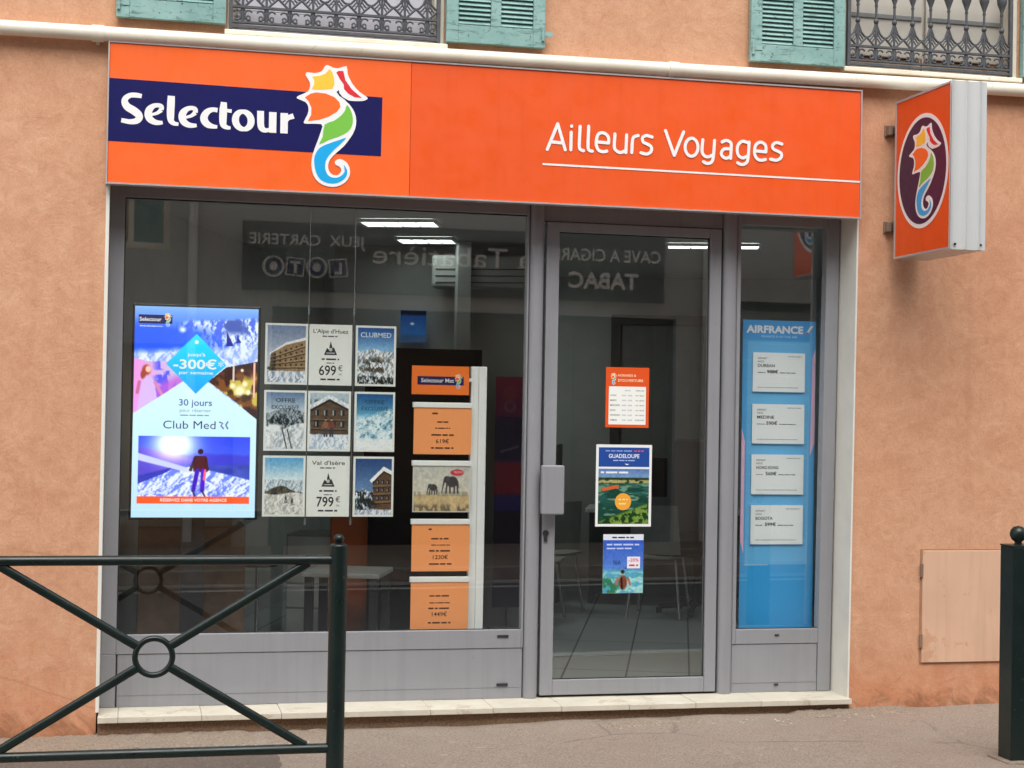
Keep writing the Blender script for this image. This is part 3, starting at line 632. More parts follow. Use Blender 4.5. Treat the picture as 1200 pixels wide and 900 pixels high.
mb = MB(); mb.tube([(.018, .186, .985), (.018, .197, .985)], .016, 16); mb.box(.009, .027, .184, .197, .942, .972); mb.build('lock', 'alu_dark', D, .003)
mb = MB(); mb.box(-.012, .982, .212, .258, 2.624, 2.716); mb.build('door_header', 'alu', B, .003)
mb = MB(); mb.box(-.013, .983, .225, .255, .1238, .134); mb.build('threshold', 'alu_dark', B)
# narrow side window with leaning right stile
W2 = MB(); W2.box(1.064, 1.086, FY0, FY1, .386, 2.718)
W2.add([(x, y, z) for z, x0_, x1_ in ((.1245, 1.560, xr(.1245)), (2.718, 1.584, xr(2.718))) for y in (FY0, FY1) for x in (x0_, x1_)],
       [(0, 2, 3, 1), (4, 5, 7, 6), (0, 1, 5, 4), (2, 6, 7, 3), (0, 4, 6, 2), (1, 3, 7, 5)])
W2.box(1.0864, 1.562, FY0+.0015, FY1, .386, .465); W2.box(1.0864, 1.583, FY0+.0015, FY1, 2.652, 2.718)
W2 = W2.build('side_window', 'alu', B, .003)
mb = MB(); mb.box(1.066, 1.558, .206, .25, .1245, .3835); mb.box(1.066, 1.558, .2035, .2058, .176, .1785); mb.build('kick_panel', 'alu', W2, .002)
mb = MB(); mb.box(1.064, 1.5595, .2085, .21, .3836, .3858); mb.build('panel_joint', 'alu_dark', W2)
mb = MB(); mb.box(1.080, 1.588, .290, .298, .46, 2.656); mb.build('pane', 'glass', W2)
mb = MB(); mb.box(1.0862, 1.562, .222, .2275, .4655, .469); mb.build('glazing_seal', 'alu_dark', W2)
for z in (.432, .165):
    mb = MB(); mb.box(1.31, 1.335, .197, .2035, z-.004, z+.005); mb.build('drain_cap', 'alu_dark', W2, .002)

# pipe along the facade, with collars
mb = MB(); px = [-9, -4.5, -2.75, -1.5, -.265, 1.2, 2.61, 6, 11]; pz = [3.37, 3.385, 3.397, 3.401, 3.406, 3.414, 3.425, 3.44, 3.46]
mb.tube(smooth([(a, -.05, b) for a, b in zip(px, pz)], 4), .036, 16); P_ = mb.build('pipe', 'pipe', B)
for x in (-2.30, .60, 3.5):
    z = np.interp(x, px, pz); mb = MB(); mb.tube([(x-.028, -.05, z), (x+.028, -.05, z)], .0405, 18)
    mb.box(x-.009, x+.009, -.012, .0, z-.046, z+.046); mb.build('collar', 'pipe', P_)

# upper windows, shutters, iron railings -----------------------------------
def upper_window(x0, x1, zb, style):
    mb = MB(); y = .11; h = 5.4; w = x1-x0
    mb.box(x0+.001, x0+.055, y, y+.05, zb, h); mb.box(x1-.055, x1-.001, y, y+.05, zb, h); c = (x0+x1)/2
    for a, b in ((x0+.056, c-.004), (c+.004, x1-.056)):
        mb.box(a, a+.06, y+.004, y+.045, zb+.002, h-.05); mb.box(b-.06, b, y+.004, y+.045, zb+.002, h-.05)
        mb.box(a+.061, b-.061, y+.006, y+.044, zb+.002, zb+.09)
        mb.box(a+.061, b-.061, y+.006, y+.044, zb+.80, zb+.84)
        if style: mb.box(a+.061, b-.061, y+.006, y+.03, zb+.30, zb+.335, 1)
    mb.box(x1-.052, x1-.0015, -.002, y-.001, zb, h); mb.box(x0+.0015, x0+.03, -.002, y-.001, zb, h)
    if style:
        for a, b in ((x0+.06, c-.02), (c+.02, x1-.06)): mb.box(a, b, .078, .0855, zb+.30, zb+.325, 1)
    wd = mb.build('upper_window', ['cream', 'opp_shutter'], B, .003)
    mb = MB(); mb.box(x0+.05, x1-.05, y+.02, y+.026, zb+.08, h-.05); mb.build('pane', 'glass', wd)
    mb = MB(); n = 60; vs = []
    for i in range(n+1):
        x = x0+.05+(w-.1)*i/n; vs += [(x, .185+.012*sin(i*1.1), zb), (x, .185+.012*sin(i*1.1), h)]
    mb.add(vs, [(2*i, 2*i+2, 2*i+3, 2*i+1) for i in range(n)], 0, True); mb.build('curtain', 'curtain', wd)
    if not style: mb = MB(); [mb.box(x0+.056, x1-.056, .072, .085, zb+.004+.06*i, zb+.062+.06*i) for i in range(31)]; mb.build('blind', 'curtain', wd, .002)
    else: mb = MB(); mb.box(x0+.056, c-.01, .086, .106, zb+.095, h-.05); mb.box(c+.01, x1-.056, .086, .106, zb+.095, h-.05); mb.build('blind', 'blind_grey', wd, .002)
    mb = MB(); mb.box(x0-.012, x1+.012, -.045, .10, zb-.026, zb-.001); mb.build('window_ledge', 'pipe', wd, .005)
    return wd
def shutter(wd, x0, x1, zb, hinge_left):
    mb = MB(); y0, y1 = -.050, -.012; zt = 5.4; c = (x0+x1)/2; st = .062; lz = .092
    mb.box(x0, x0+st, y0, y1, zb, zt); mb.box(x1-st, x1, y0, y1, zb, zt); mb.box(c-.026, c+.026, y0+.001, y1, zb+lz, zt-.002)
    mb.box(x0+st, x1-st, y0+.002, y1, zb+.001, zb+lz); mb.box(x0+st, x1-st, y0+.002, y1, zt-.09, zt-.001)
    for a, b in ((x0+st+.001, c-.027), (c+.027, x1-st-.001)):
        z = zb+lz+.006
        while z < zt-.1:
            mb.add([(x, y, zz) for x in (a, b) for y, zz in ((y0+.006, z), (y0+.010, z-.004+.001), (y1-.003, z+.026), (y1-.007, z+.030))],
                   [(0, 1, 2, 3), (4, 7, 6, 5), (0, 4, 5, 1), (1, 5, 6, 2), (2, 6, 7, 3), (3, 7, 4, 0)]); z += .0235
    sh = mb.build('shutter', 'teal', wd, .0025)
    hx = x0+.012 if hinge_left else x1-.012
    for z in (zb+.07, zb+1.0, zt-.12): mb = MB(); mb.tube([(hx, -.056, z-.035), (hx, -.056, z+.035)], .008, 10); mb.box(hx-.01, hx+.05, -.054, -.0505, z-.012, z+.012); mb.build('hinge', 'teal', sh)
def railing(wd, x0, x1, zb, n):
    mb = MB(); y = -.026; w = (x1-x0)/n; t = .006
    def bar(pts, r=t, k=6): mb.tube([(a, y, b) for a, b in pts], r, k)
    for z, h in ((zb+.014, .010), (zb+.036, .006), (zb+.112, .007), (zb+.98, .012)): mb.box(x0, x1, y-.010, y+.010, z-h/2-.002, z+h/2+.002)
    for x in (x0, x1): mb.box(x-.009, x+.009, y-.011, y+.011, zb+.0, zb+1.0)
    for i in range(n):
        x = x0+w*(i+.5); z = zb
        for s in (-1, 1):      # scrolls of the lower band
            cx = x+s*w*.25
            bar([(cx+.020*cos(a)*s, z+.072+.024*sin(a)) for a in np.linspace(.6, 5.2, 12)], .0048, 5)
            bar([(cx-s*.002+.009*cos(a)*s, z+.060+.010*sin(a)) for a in np.linspace(0, 6.0, 9)], .0045, 5)
            bar([(x+s*.004, z+.04), (x+s*.012, z+.085), (x+s*.004, z+.11)], .0042, 5)
            bar([(x+s*w*.5, z+.162), (x+s*w*.36, z+.167), (x+s*w*.2, z+.186), (x+s*w*.09, z+.215), (x, z+.245)], .0062)
            bar([(x+s*w*.5, z+.162), (x+s*.008, z+.116)], .0062)
            bar([(x+s*w*.30, z+.150), (x+s*.010, z+.180)], .0042, 5); bar([(x+s*w*.22, z+.135), (x+s*.008, z+.160)], .0042, 5)
        bar([(x+.013*cos(a), z+.185+.022*sin(a)) for a in np.linspace(0, 2*pi, 11)], .0045, 5)
        bar([(x, z+.036), (x, z+.98)], .0065)
        mb.lathe([(.0, -.016), (.012, -.010), (.015, 0), (.012, .010), (0, .016)], (x, y, z+.250), 8)
        mb.lathe([(.006, -.02), (.010, -.012), (.007, 0), (.017, .03), (.026, .055), (.028, .08), (.020, .10), (.008, .11), (.006, .12)], (x, y, z+.345), 10)
    mb.build('railing', 'iron', wd)
uw = upper_window(-1.69, -.605, 3.466, 0); shutter(uw, -2.218, -1.697, 3.487, True); shutter(uw, -.603, -.090, 3.476, False); railing(uw, -1.672, -.640, 3.470, 9)
uw = upper_window(1.572, 2.60, 3.495, 1); shutter(uw, 1.026, 1.558, 3.486, True); shutter(uw, 2.61, 3.14, 3.50, False); railing(uw, 1.588, 2.545, 3.498, 9)
for x0, x1, zb in ((-6.2, -5.1, 3.42), (6.0, 7.0, 3.54)):
    uw = upper_window(x0, x1, zb, 0); shutter(uw, x0-.53, x0-.01, zb+.01, True); shutter(uw, x1+.01, x1+.53, zb+.01, False); railing(uw, x0+.02, x1-.02, zb+.004, 9)

# recessed meter cupboard door low in the wall
mb = MB(); mb.box(2.070, 2.572, -.012, .004, .302, .906); cb = mb.build('cupboard_door', 'cabinet', B, .003)
mb = MB(); mb.box(2.060, 2.582, -.004, .003, .296, .3015); mb.box(2.060, 2.582, -.004, .003, .9065, .914); mb.box(2.060, 2.0695, -.004, .003, .302, .906); mb.box(2.5725, 2.58, -.004, .003, .302, .906); mb.build('door_rebate', 'rebate', cb)
for z in (.80, .42):
    mb = MB(); mb.tube([(2.064, -.012, z-.035), (2.064, -.012, z+.035)], .009, 12); mb.build('hinge', 'hinge', cb)

# interior of the shop -------------------------------------------------------
A19 = R(19); ux, uy = sin(A19), cos(A19)         # the room runs off at a slant
mb = MB(); mb.box(-8.6, 10.6, .264, 6.6, .060, .120); mb.build('interior_floor', 'floor', B)
mb = MB(); mb.box(-8.6, 10.6, .266, 6.6, 2.76, 2.9); mb.build('interior_ceiling', 'int_ceil', B)
mb = MB()
def wallseg(a, b, z0=.121, z1=2.758, t=.1):
    d = Vector((b[0]-a[0], b[1]-a[1])); n = Vector((-d.y, d.x)).normalized()*t
    pts = [a, b, (b[0]+n.x, b[1]+n.y), (a[0]+n.x, a[1]+n.y)]
    v = [(p[0], p[1], z) for z in (z0, z1) for p in pts]
    mb.add(v, [(0, 1, 5, 4), (1, 2, 6, 5), (2, 3, 7, 6), (3, 0, 4, 7), (4, 5, 6, 7), (3, 2, 1, 0)])
L0 = (-2.45, .27); L1 = (L0[0]+5.9*ux, L0[1]+5.9*uy); R0 = (1.95, .27); R1 = (R0[0]+4.6*ux, R0[1]+4.6*uy)
wallseg(L1, L0, t=-.1); wallseg(R0, R1, t=-.1); wallseg(L1, R1, t=.1)
mb.build('interior_wall', 'int_wall', B)
mb = MB(); wallseg((-.75, 3.30), (.72, 2.80)); mb.build('partition', 'int_wall', B)
mb = MB(); mb.box(.0, .09, 2.62, 2.72, .121, 2.757); mb.build('interior_column', 'int_wall', B)
# back room doorway seen through the glass door
bw = Matrix.Translation((2.2, 4.93, 0)) @ Matrix.Rotation(-A19, 4, 'Z')
mb = MB()
for a in ((-.42, -.34, -.06, .0, .121, 2.36), (.34, .42, -.06, 0, .121, 2.36), (-.42, .42, -.062, 0, 2.3605, 2.44)): mb.box(*a, 0, bw)
dr = mb.build('back_door', 'grey_dk', B)
mb = MB(); mb.box(-.335, .335, -.03, 0, .125, 2.355, 0, bw); mb.box(-.15, .25, -.036, -.0305, 1.3, 2.15, 0, bw); mb.box(-.15, .25, -.036, -.0305, .3, 1.1, 0, bw); mb.build('door_leaf', 'opp_shutter', dr, .004)

# ------------------------------------------------------------------ the orange fascia sign
F = thing('fascia_sign', (-2.245, -.06, 2.684), 'long orange shop sign with a navy band, seahorse emblem and white lettering', 'sign')
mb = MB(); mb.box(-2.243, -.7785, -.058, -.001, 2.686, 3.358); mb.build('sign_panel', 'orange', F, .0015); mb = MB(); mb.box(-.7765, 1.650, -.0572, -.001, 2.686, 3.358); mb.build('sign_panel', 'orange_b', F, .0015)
mb = MB(); mb.box(-2.249, 1.656, -.064, -.0015, 3.3585, 3.366); mb.box(-2.249, 1.656, -.064, -.0015, 2.678, 2.6855); mb.box(-2.250, -2.2435, -.0645, -.0015, 2.6775, 3.3665); mb.box(1.6505, 1.657, -.0645, -.0015, 2.6775, 3.3665); mb.build('sign_trim', 'trim', F)
mb = MB(); mb.add([(-2.2434, -.0592, 2.884), (-.924, -.0592, 2.878), (-.922, -.0592, 3.172), (-2.2434, -.0592, 3.187)], [(0, 1, 2, 3)]); mb.build('navy_band', 'navy', F)
def strokes(mb, S, w, y, sm=3, dy=.00009):
    k = 0
    for st in S:
        if len(st[0]) == 3: p = smooth([tuple(q) for q in st], 4); pts = [(a, b) for a, b, _ in p]; ww = [max(.008, c) for _, _, c in p]
        else: pts = smooth([tuple(q) for q in st], sm) if len(st) > 3 else st; ww = w
        v, f = ribbon(pts, ww, len(st[0]) == 2); mb.add([(a, y-dy*k, b) for a, b in v], f); k += 1
def split_e(S, n, ks):
    out = []
    for i, st in enumerate(S): out += [st[:n], st[n-1:]] if i in ks else [st]
    return out
mb = MB(); strokes(mb, split_e(SEL, 3, (1, 3)), None, -.0602); mb.build('lettering', 'vinyl', F)
mb = MB(); strokes(mb, split_e(AIL, 2, (7, 21)), .0165, -.0596); mb.build('lettering', 'vinyl', F)
mb = MB(); mb.add([(-.095, -.0596, 2.8765), (1.650, -.0596, 2.8705), (1.650, -.0596, 2.8795), (-.095, -.0596, 2.8865)], [(0, 1, 2, 3)]); mb.build('underline', 'vinyl', F)
EM = ['vinyl', 'yellow', 'red', 'orange2', 'green', 'blue', 'navy']
def emblem(mb, mx=None, k=1.0, kz=1.0):
    for i, nm in enumerate(('white', 'yellow', 'red', 'orange', 'green', 'blue', 'navy')):
        pts = [(a*k, b*kz) for a, b in SEA[nm]]
        pts = smooth(pts+[pts[0]], 2)[:-1] if nm in ('white', 'blue', 'green') else pts
        y = -.0018 if i == 0 else -.0026
        mb.prism(pts, y, 0 if i == 0 else -.0018, i, mx)
mb = MB(); emblem(mb, Matrix.Translation((SEA_C[0], -.0595, SEA_C[1]))); mb.build('seahorse_emblem', EM, F)

# projecting sign -------------------------------------------------------------
J = thing('projecting_sign', (1.93, 0, 2.46), 'orange projecting box sign with a seahorse oval, fixed beside the fascia', 'sign')
X0, X1, YA, YB, Z0, Z1 = 1.842, 2.032, -.700, -.095, 2.466, 3.308
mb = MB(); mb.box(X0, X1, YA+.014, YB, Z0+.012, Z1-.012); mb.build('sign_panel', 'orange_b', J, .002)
mb = MB()
for z in (Z0, Z1-.0118): mb.box(X0-.004, X1+.004, YA+.0142, YB, z, z+.0115)
for y in (YB+.0005,): mb.box(X0-.004, X1+.004, y, y+.012, Z0, Z1)
mb.build('sign_trim', 'trim', J, .001)
mb = MB(); xs = np.linspace(X0-.004, X1+.004, 57); v = []
for x in xs:
    t = (x-X0)/(X1-X0); rib = .022*(1-abs(sin(t*pi*2.5))**.5)
    v += [(x, YA+.008-rib, Z0-.001), (x, YA+.008-rib, Z1+.001)]
n = len(xs); mb.add(v, [(2*i, 2*i+2, 2*i+3, 2*i+1) for i in range(n-1)])
mb.box(X0-.004, X1+.004, YA+.0085, YA+.0138, Z0-.001, Z1+.001); mb.build('end_cover', 'galv', J)
for x, z in ((X0+.025, Z0+.025), (X1-.025, Z0+.025)): mb = MB(); mb.tube([(x, YA-.003, z), (x, YA+.006, z)], .006, 10); mb.build('screw', 'alu_dark', J)
for z in (3.165, 2.645):
    mb = MB(); mb.box(1.855, 1.905, -.0935, -.012, z-.018, z+.018); mb.box(1.815, 1.875, -.012, -.0005, z-.032, z+.032); mb.box(1.822, 1.845, -.045, -.0125, z-.026, z+.026); mb.build('bracket', 'hinge', J, .003)
side = Matrix.Translation((X0-.0008, -.394, 2.897)) @ Matrix(((0, 1, 0, 0), (-1, 0, 0, 0), (0, 0, 1, 0), (0, 0, 0, 1)))
mb = MB()
mb.prism([(.278*cos(a), .296*sin(a)) for a in [2*pi*i/64 for i in range(64)]], -.001, 0, 0, side)
mb.prism([(.256*cos(a), .274*sin(a)) for a in [2*pi*i/64 for i in range(64)]], -.0017, -.001, 1, side)
mb.build('oval', ['vinyl', 'plum'], J)
mb = MB(); emblem(mb, side @ Matrix.Translation((.03, -.0017, -.005)), .98, .80); mb.build('seahorse_emblem', EM, J)
# its far face carries the same oval
side2 = Matrix.Translation((X1+.0008, -.394, 2.897)) @ Matrix(((0, -1, 0, 0), (1, 0, 0, 0), (0, 0, 1, 0), (0, 0, 0, 1)))
mb = MB(); mb.prism([(.278*cos(a), .296*sin(a)) for a in [2*pi*i/64 for i in range(64)]], -.001, 0, 0, side2); mb.prism([(.256*cos(a), .274*sin(a)) for a in [2*pi*i/64 for i in range(64)]], -.0017, -.001, 1, side2); mb.build('oval', ['vinyl', 'plum'], J)
mb = MB(); emblem(mb, side2 @ Matrix.Translation((0, -.0017, 0)), .98, .80); mb.build('seahorse_emblem', EM, J)

# ------------------------------------------------------------------ barrier and bollard on the pavement
def barrier(xc, label):
    y = -1.255; hw = .75; zt, zb = .986, .199; zm = .5925
    b = thing('pedestrian_barrier', (xc, y, gz(xc)), label, 'barrier')
    for s in (-1, 1):
        x = xc+s*hw; mb = MB(); mb.tube([(x, y, gz(x)-.2), (x, y, 1.040)], .0375, 24)
        mb.lathe([(.0375, 0), (.039, .002), (.034, .010), (.022, .014)], (x, y, 1.040), 20); p = mb.build('post', 'dkgreen', b)
        mb = MB(); mb.lathe([(.016, -.002), (.014, .008), (.020, .014), (.023, .022), (.021, .032), (.012, .040), (0, .042)], (x, y, 1.052), 18); mb.build('finial', 'dkgreen', p)
    for z in (zt, zb): mb = MB(); mb.tube([(xc-hw+.03, y, z), (xc+hw-.03, y, z)], .0205, 18); mb.build('rail', 'dkgreen', b)
    mb = MB(); mb.tube([(xc+.075*cos(a), y, zm+.075*sin(a)) for a in [2*pi*i/40 for i in range(40)]], .0125, 10, closed=True); mb.build('ring', 'dkgreen', b)
    for sx in (-1, 1):
        for sz in (-1, 1):
            mb = MB(); mb.tube([(xc+sx*.068, y, zm+sz*.045), (xc+sx*.625, y, zm+sz*.382)], .019, 12, flat=(.62, 1.0)); mb.build('brace', 'dkgreen', b)
barrier(-1.995, 'dark green tubular pavement barrier with crossed braces and a centre ring')
bo = thing('bollard', (1.883, -1.3, gz(1.88)), 'dark green square bollard with a ball top at the right pavement edge', 'bollard')
mb = MB(); mb.box(1.826, 1.941, -1.357, -1.243, gz(1.88)-.1, 1.040); mb.box(1.823, 1.944, -1.360, -1.240, 1.0405, 1.048); pp = mb.build('post', 'dkgreen', bo, .005)
mb = MB(); mb.lathe([(.018, 0), (.016, .012), (.030, .022), (.037, .038), (.038, .050), (.034, .066), (.022, .080), (0, .086)], (1.883, -1.3, 1.049), 24); mb.build('finial', 'dkgreen', bo)
mb = MB()
mb.box(1.79, 1.98, -1.40, -1.21, gz(1.88)-.05, gz(1.88)+.004); mb.build('footing', 'concrete', bo, .003)

# ------------------------------------------------------------------ things in the window
def c8(r, g, b): return s8(r, g, b)
INK = c8(40, 40, 46); WHITE = c8(238, 238, 236); NAVY = c8(24, 24, 88); ORG_ = c8(236, 112, 46)
def dashes(vc, x, z, w, h, y, c, seed=0, align='C'):
    """a line of print too small to read in the photograph"""
    r = random.Random(seed); x0 = x-w/2 if align == 'C' else x; p = x0
    while p < x0+w-h*.5:
        q = min(x0+w, p+h*r.choice((1.2, 2.2, 3.2, 4.0))); vc.rect(p, q, z, z+h*.62, y, c); p = q+h*.55
def sea(vc, x, z, h, y):
    k = h/.67; cs = {'white': WHITE, 'yellow': c8(253, 200, 66), 'red': c8(222, 46, 58), 'orange': c8(250, 112, 42), 'green': c8(122, 196, 74), 'blue': c8(24, 170, 232), 'navy': NAVY}
    for i, nm in enumerate(cs): vc.poly([(x+a*k, z+b*k) for a, b in SEA[nm]], y-(.0004 if i else 0), cs[nm])

# --- lit advertising screen
T = thing('advertising_screen', (-1.792, .30, .12), 'tall lit screen advertising ski holidays, on the left of the window', 'screen')
mb = MB(); mb.box(-2.112, -1.472, .302, .352, 1.043, 2.132); mb.box(-1.85, -1.73, .353, .40, .30, 1.6); mb.box(-2.02, -1.56, .28, .58, .121, .14); mb.box(-1.84, -1.74, .36, .42, .1405, .299); mb.build('casing', 'black', T, .006)
def screen_pic(U, V):
    asp = 1.75; n = fbm(U, V, 5, 9, 11)
    im = grad(V/.2, (.66, .80, 1.0), (.30, .46, .96), .7)
    mt = step(V-.035-.05*(1-U)**2-.03*fbm(U, V*0, 9, 1, 5), .015)
    im = over(im, mt*step(U-.34, .25), blend(relief(U, V, 6, 81, 1.4, 1.75), (.42, .52, .88), (.95, .98, 1.0)))
    im = over(im, mt*step(fbm(U, V, 9, 12, 61)-.60, .05)*step(U-.42, .2)*step(.12-V, .03), (.36, .44, .70))
    im = over(im, step(V-.075-.04*U, .05)*step(.62-U+.6*(V-.12), .28)*.9, (.26, .45, .95))
    im = over(im, step(V-.205+.05*U-.03*fbm(U, V, 6, 6, 2), .03), blend(relief(U, V, 4, 83, 1, 1.75), (.66, .74, .98), (.93, .96, 1.0))); im = over(im, ell(U, V, .385, .107, .04, .02, .8), (.98, 1, 1))
    for x, y, s in ((.765, .145, .042), (.84, .142, .026)): im = over(im, inpoly(U, V, [(x-s*.6, y+s*.9), (x-s*.5, y-s*.8), (x+s*.9, y+s*.8)]), (.14, .20, .56))
    # lower left picture: girl in the snow; lower right: lantern lit table
    l = inpoly(U, V, [(-.01, .245), (.12, .262), (.27, .258), (.40, .35), (-.01, .52)]); im = over(im, l, np.stack([.95-.30*U, .70+.35*U, .90+.08*V], -1))
    im = over(im, l*step(U-.17, .06)*step(fbm(U, V, 12, 16, 21)-.54, .06), (.42, .44, .90)); im = over(im, l*step(V-.37+.3*(U-.2), .04)*step(U-.15, .1)*.8, (.80, .50, .86))
    im = over(im, l*ell(U, V, .10, .302, .042, .030, .35), (.66, .36, .30)); im = over(im, l*ell(U, V, .075, .325, .026, .026, .35), (.64, .34, .28)); im = over(im, l*ell(U, V, .115, .298, .026, .018, .3), (1.0, .84, .78))
    im = over(im, l*np.maximum(ell(U, V, .115, .375, .062, .05, .3), inpoly(U, V, [(.06, .38), (.17, .38), (.20, .47), (.03, .49)])), (.90, .80, .98)); im = over(im, l*seg(U, V, .045, .36, .03, .41, .016, asp), (.80, .52, .66)); im = over(im, l*seg(U, V, .17, .36, .23, .42, .016, asp), (.86, .62, .78))
    r = inpoly(U, V, [(.60, .352), (.745, .282), (1.01, .25), (1.01, .535), (.82, .445)]); im = over(im, r, (.22, .12, .12))
    im = over(im, r*step(fbm(U, V, 14, 18, 31)-.50, .08)*step(V-.30, .03), (.50, .34, .20)); im = over(im, r*step(fbm(U, V, 12, 16, 33)-.54, .06)*step(V-.33, .03), (.80, .74, .42))
    for x, y, s in ((.86, .395, .06), (.80, .37, .03), (.93, .40, .03), (.875, .295, .018), (.90, .36, .03)): im = over(im, ell(U, V, x, y, s, s*.6, .6)*r, (1, .97, .84))
    for x, y, s in ((.78, .40, .03), (.90, .43, .04), (.84, .435, .02)): im = over(im, ell(U, V, x, y, s, s*.6, .5)*r, (.30, .22, .12))
    im = over(im, r*seg(U, V, .805, .27, .805, .345, .008, asp), (.92, .86, .84)); im = over(im, r*seg(U, V, .975, .26, .975, .42, .010, asp), (.96, .80, .74))
    pl = inpoly(U, V, [(-.01, .512), (.37, .366), (.5, .315), (.62, .366), (1.01, .533), (1.01, 1.01), (-.01, 1.01)])
    im = over(im, pl, grad((V-.35)/.6, (.90, 1.0, 1.0), (.82, .92, 1.0)))
    d = inpoly(U, V, [(.5, .125), (.745, .272), (.5, .412), (.255, .270)]); im = over(im, d, grad((V-.13)/.28, (.30, .88, .98), (.06, .66, .96)))
    # framed photograph of a skier
    p = ((U > .045) & (U < .955) & (V > .615) & (V < .90)).astype(float); u = (U-.045)/.91; v = (V-.615)/.285
    q = grad(v, (.26, .36, .86), (.52, .62, .98)); sunr = np.exp(-(((u-.32)/.20)**2+((v-.12)/.30)**2)); 
    q = over(q, step(v-(.26+.10*fbm(u, v*0, 5, 1, 41)), .05), (.30, .32, .78)); q = over(q, step(v-(.16+.45*u), .03)*step(.5-u, .05), (.40, .36, .78))
    q = over(q, step(v-(.44+.05*fbm(u, v*0, 7, 1, 43)), .02)*step(u-.42, .1), np.stack([.16+.22*fbm(u, v, 12, 14, 47), .22+.24*fbm(u, v, 12, 14, 47), .56+.25*fbm(u, v, 12, 14, 47)], -1))
    q = q+sunr[..., None]*np.array((.95, .9, .7)); t = fbm(u+.5*v, v-.4*u, 9, 16, 45)
    q = over(q, step(v-(.50+.45*np.abs(u-.47)**1.1), .02), blend(relief(u, v, 5, 85, 1.1, .7), (.52, .60, .96), (.95, .97, 1.0)))
    q = over(q, step(v-(.28+.55*u), .02)*step(.40+.45*u-v, .02)*step(.45-u, .05), (.86, .88, 1.0)); q = over(q, inpoly(u, v, [(0, .66), (.30, .52), (.26, .60), (0, .80)]), (.26, .30, .70))
    q = over(q, ell(u, v, .555, .25, .028, .05, .2), (.16, .10, .16)); q = over(q, inpoly(u, v, [(.505, .32), (.60, .32), (.615, .60), (.49, .58)]), (.32, .10, .16))
    q = over(q, seg(u, v, .51, .35, .468, .56, .018, .66), (.22, .10, .20)); q = over(q, seg(u, v, .60, .35, .618, .56, .016, .66), (.28, .10, .16))
    q = over(q, seg(u, v, .53, .56, .495, .90, .024, .66), (.30, .10, .70)); q = over(q, seg(u, v, .58, .56, .575, .90, .024, .66), (.36, .12, .74)); q = over(q, seg(u, v, .598, .56, .588, .72, .012, .66), (1, .50, .62))
    q = over(q, seg(u, v, .49, .90, .51, 1.0, .010, .66)+seg(u, v, .57, .90, .60, 1.0, .010, .66), (.20, .14, .40)); im = over(im, p, np.clip(q, 0, 1))
    return over(im, ((U > .04) & (U < .955) & (V > .901) & (V < .934)).astype(float), (.96, .44, .24))
vc = VC(); vc.picture(-2.100, -1.486, 1.056, 2.118, .3008, 200, 346, screen_pic, True)
y = .2996; SV = lambda v: 2.118-1.062*v; SX = lambda u: -2.100+.614*u
vc.rect(SX(.03), SX(.30), SV(.082), SV(.040), y, NAVY); vc.text('Selectour', SX(.125), SV(.070), .020, y-.0004, WHITE, .108, bold=.015); sea(vc, SX(.265), SV(.062), .075, y-.0006); dashes(vc, SX(.13), SV(.096), .11, .006, y-.0004, WHITE, 3)
vc.text('jusqu\'à', SX(.5), SV(.232), .018, y, WHITE, .088, bold=.01); vc.text('-300€', SX(.49), SV(.292), .048, y, WHITE, .215, bold=.02); vc.text('*', SX(.70), SV(.300), .05, y, WHITE); vc.text('par semaine', SX(.5), SV(.318), .017, y, WHITE, .17, bold=.01)
vc.disc(SX(.5), SV(.165), .010, y, WHITE)
vc.text('30 jours', SX(.5), SV(.468), .034, y, c8(84, 100, 180), .165, bold=.015); vc.text('pour réserver', SX(.5), SV(.498), .018, y, c8(110, 128, 180), .155); dashes(vc, SX(.5), SV(.517), .15, .010, y, c8(130, 150, 190), 9)
vc.text('Club Med', SX(.455), SV(.578), .042, y, c8(40, 46, 124), .26, bold=0); vc.stroke([(SX(.70), SV(.545)), (SX(.725), SV(.55)), (SX(.71), SV(.562)), (SX(.73), SV(.575))], .008, y, c8(100, 110, 180)); vc.stroke([(SX(.765), SV(.543)), (SX(.75), SV(.558)), (SX(.765), SV(.575))], .008, y, c8(100, 110, 180))
vc.text('RÉSERVEZ DANS VOTRE AGENCE', SX(.5), SV(.924), .015, y, WHITE, .33, bold=.015); dashes(vc, SX(.07), SV(.888), .12, .012, y, c8(220, 226, 250), 8, 'L')
vc.build('display', 'screen', T)

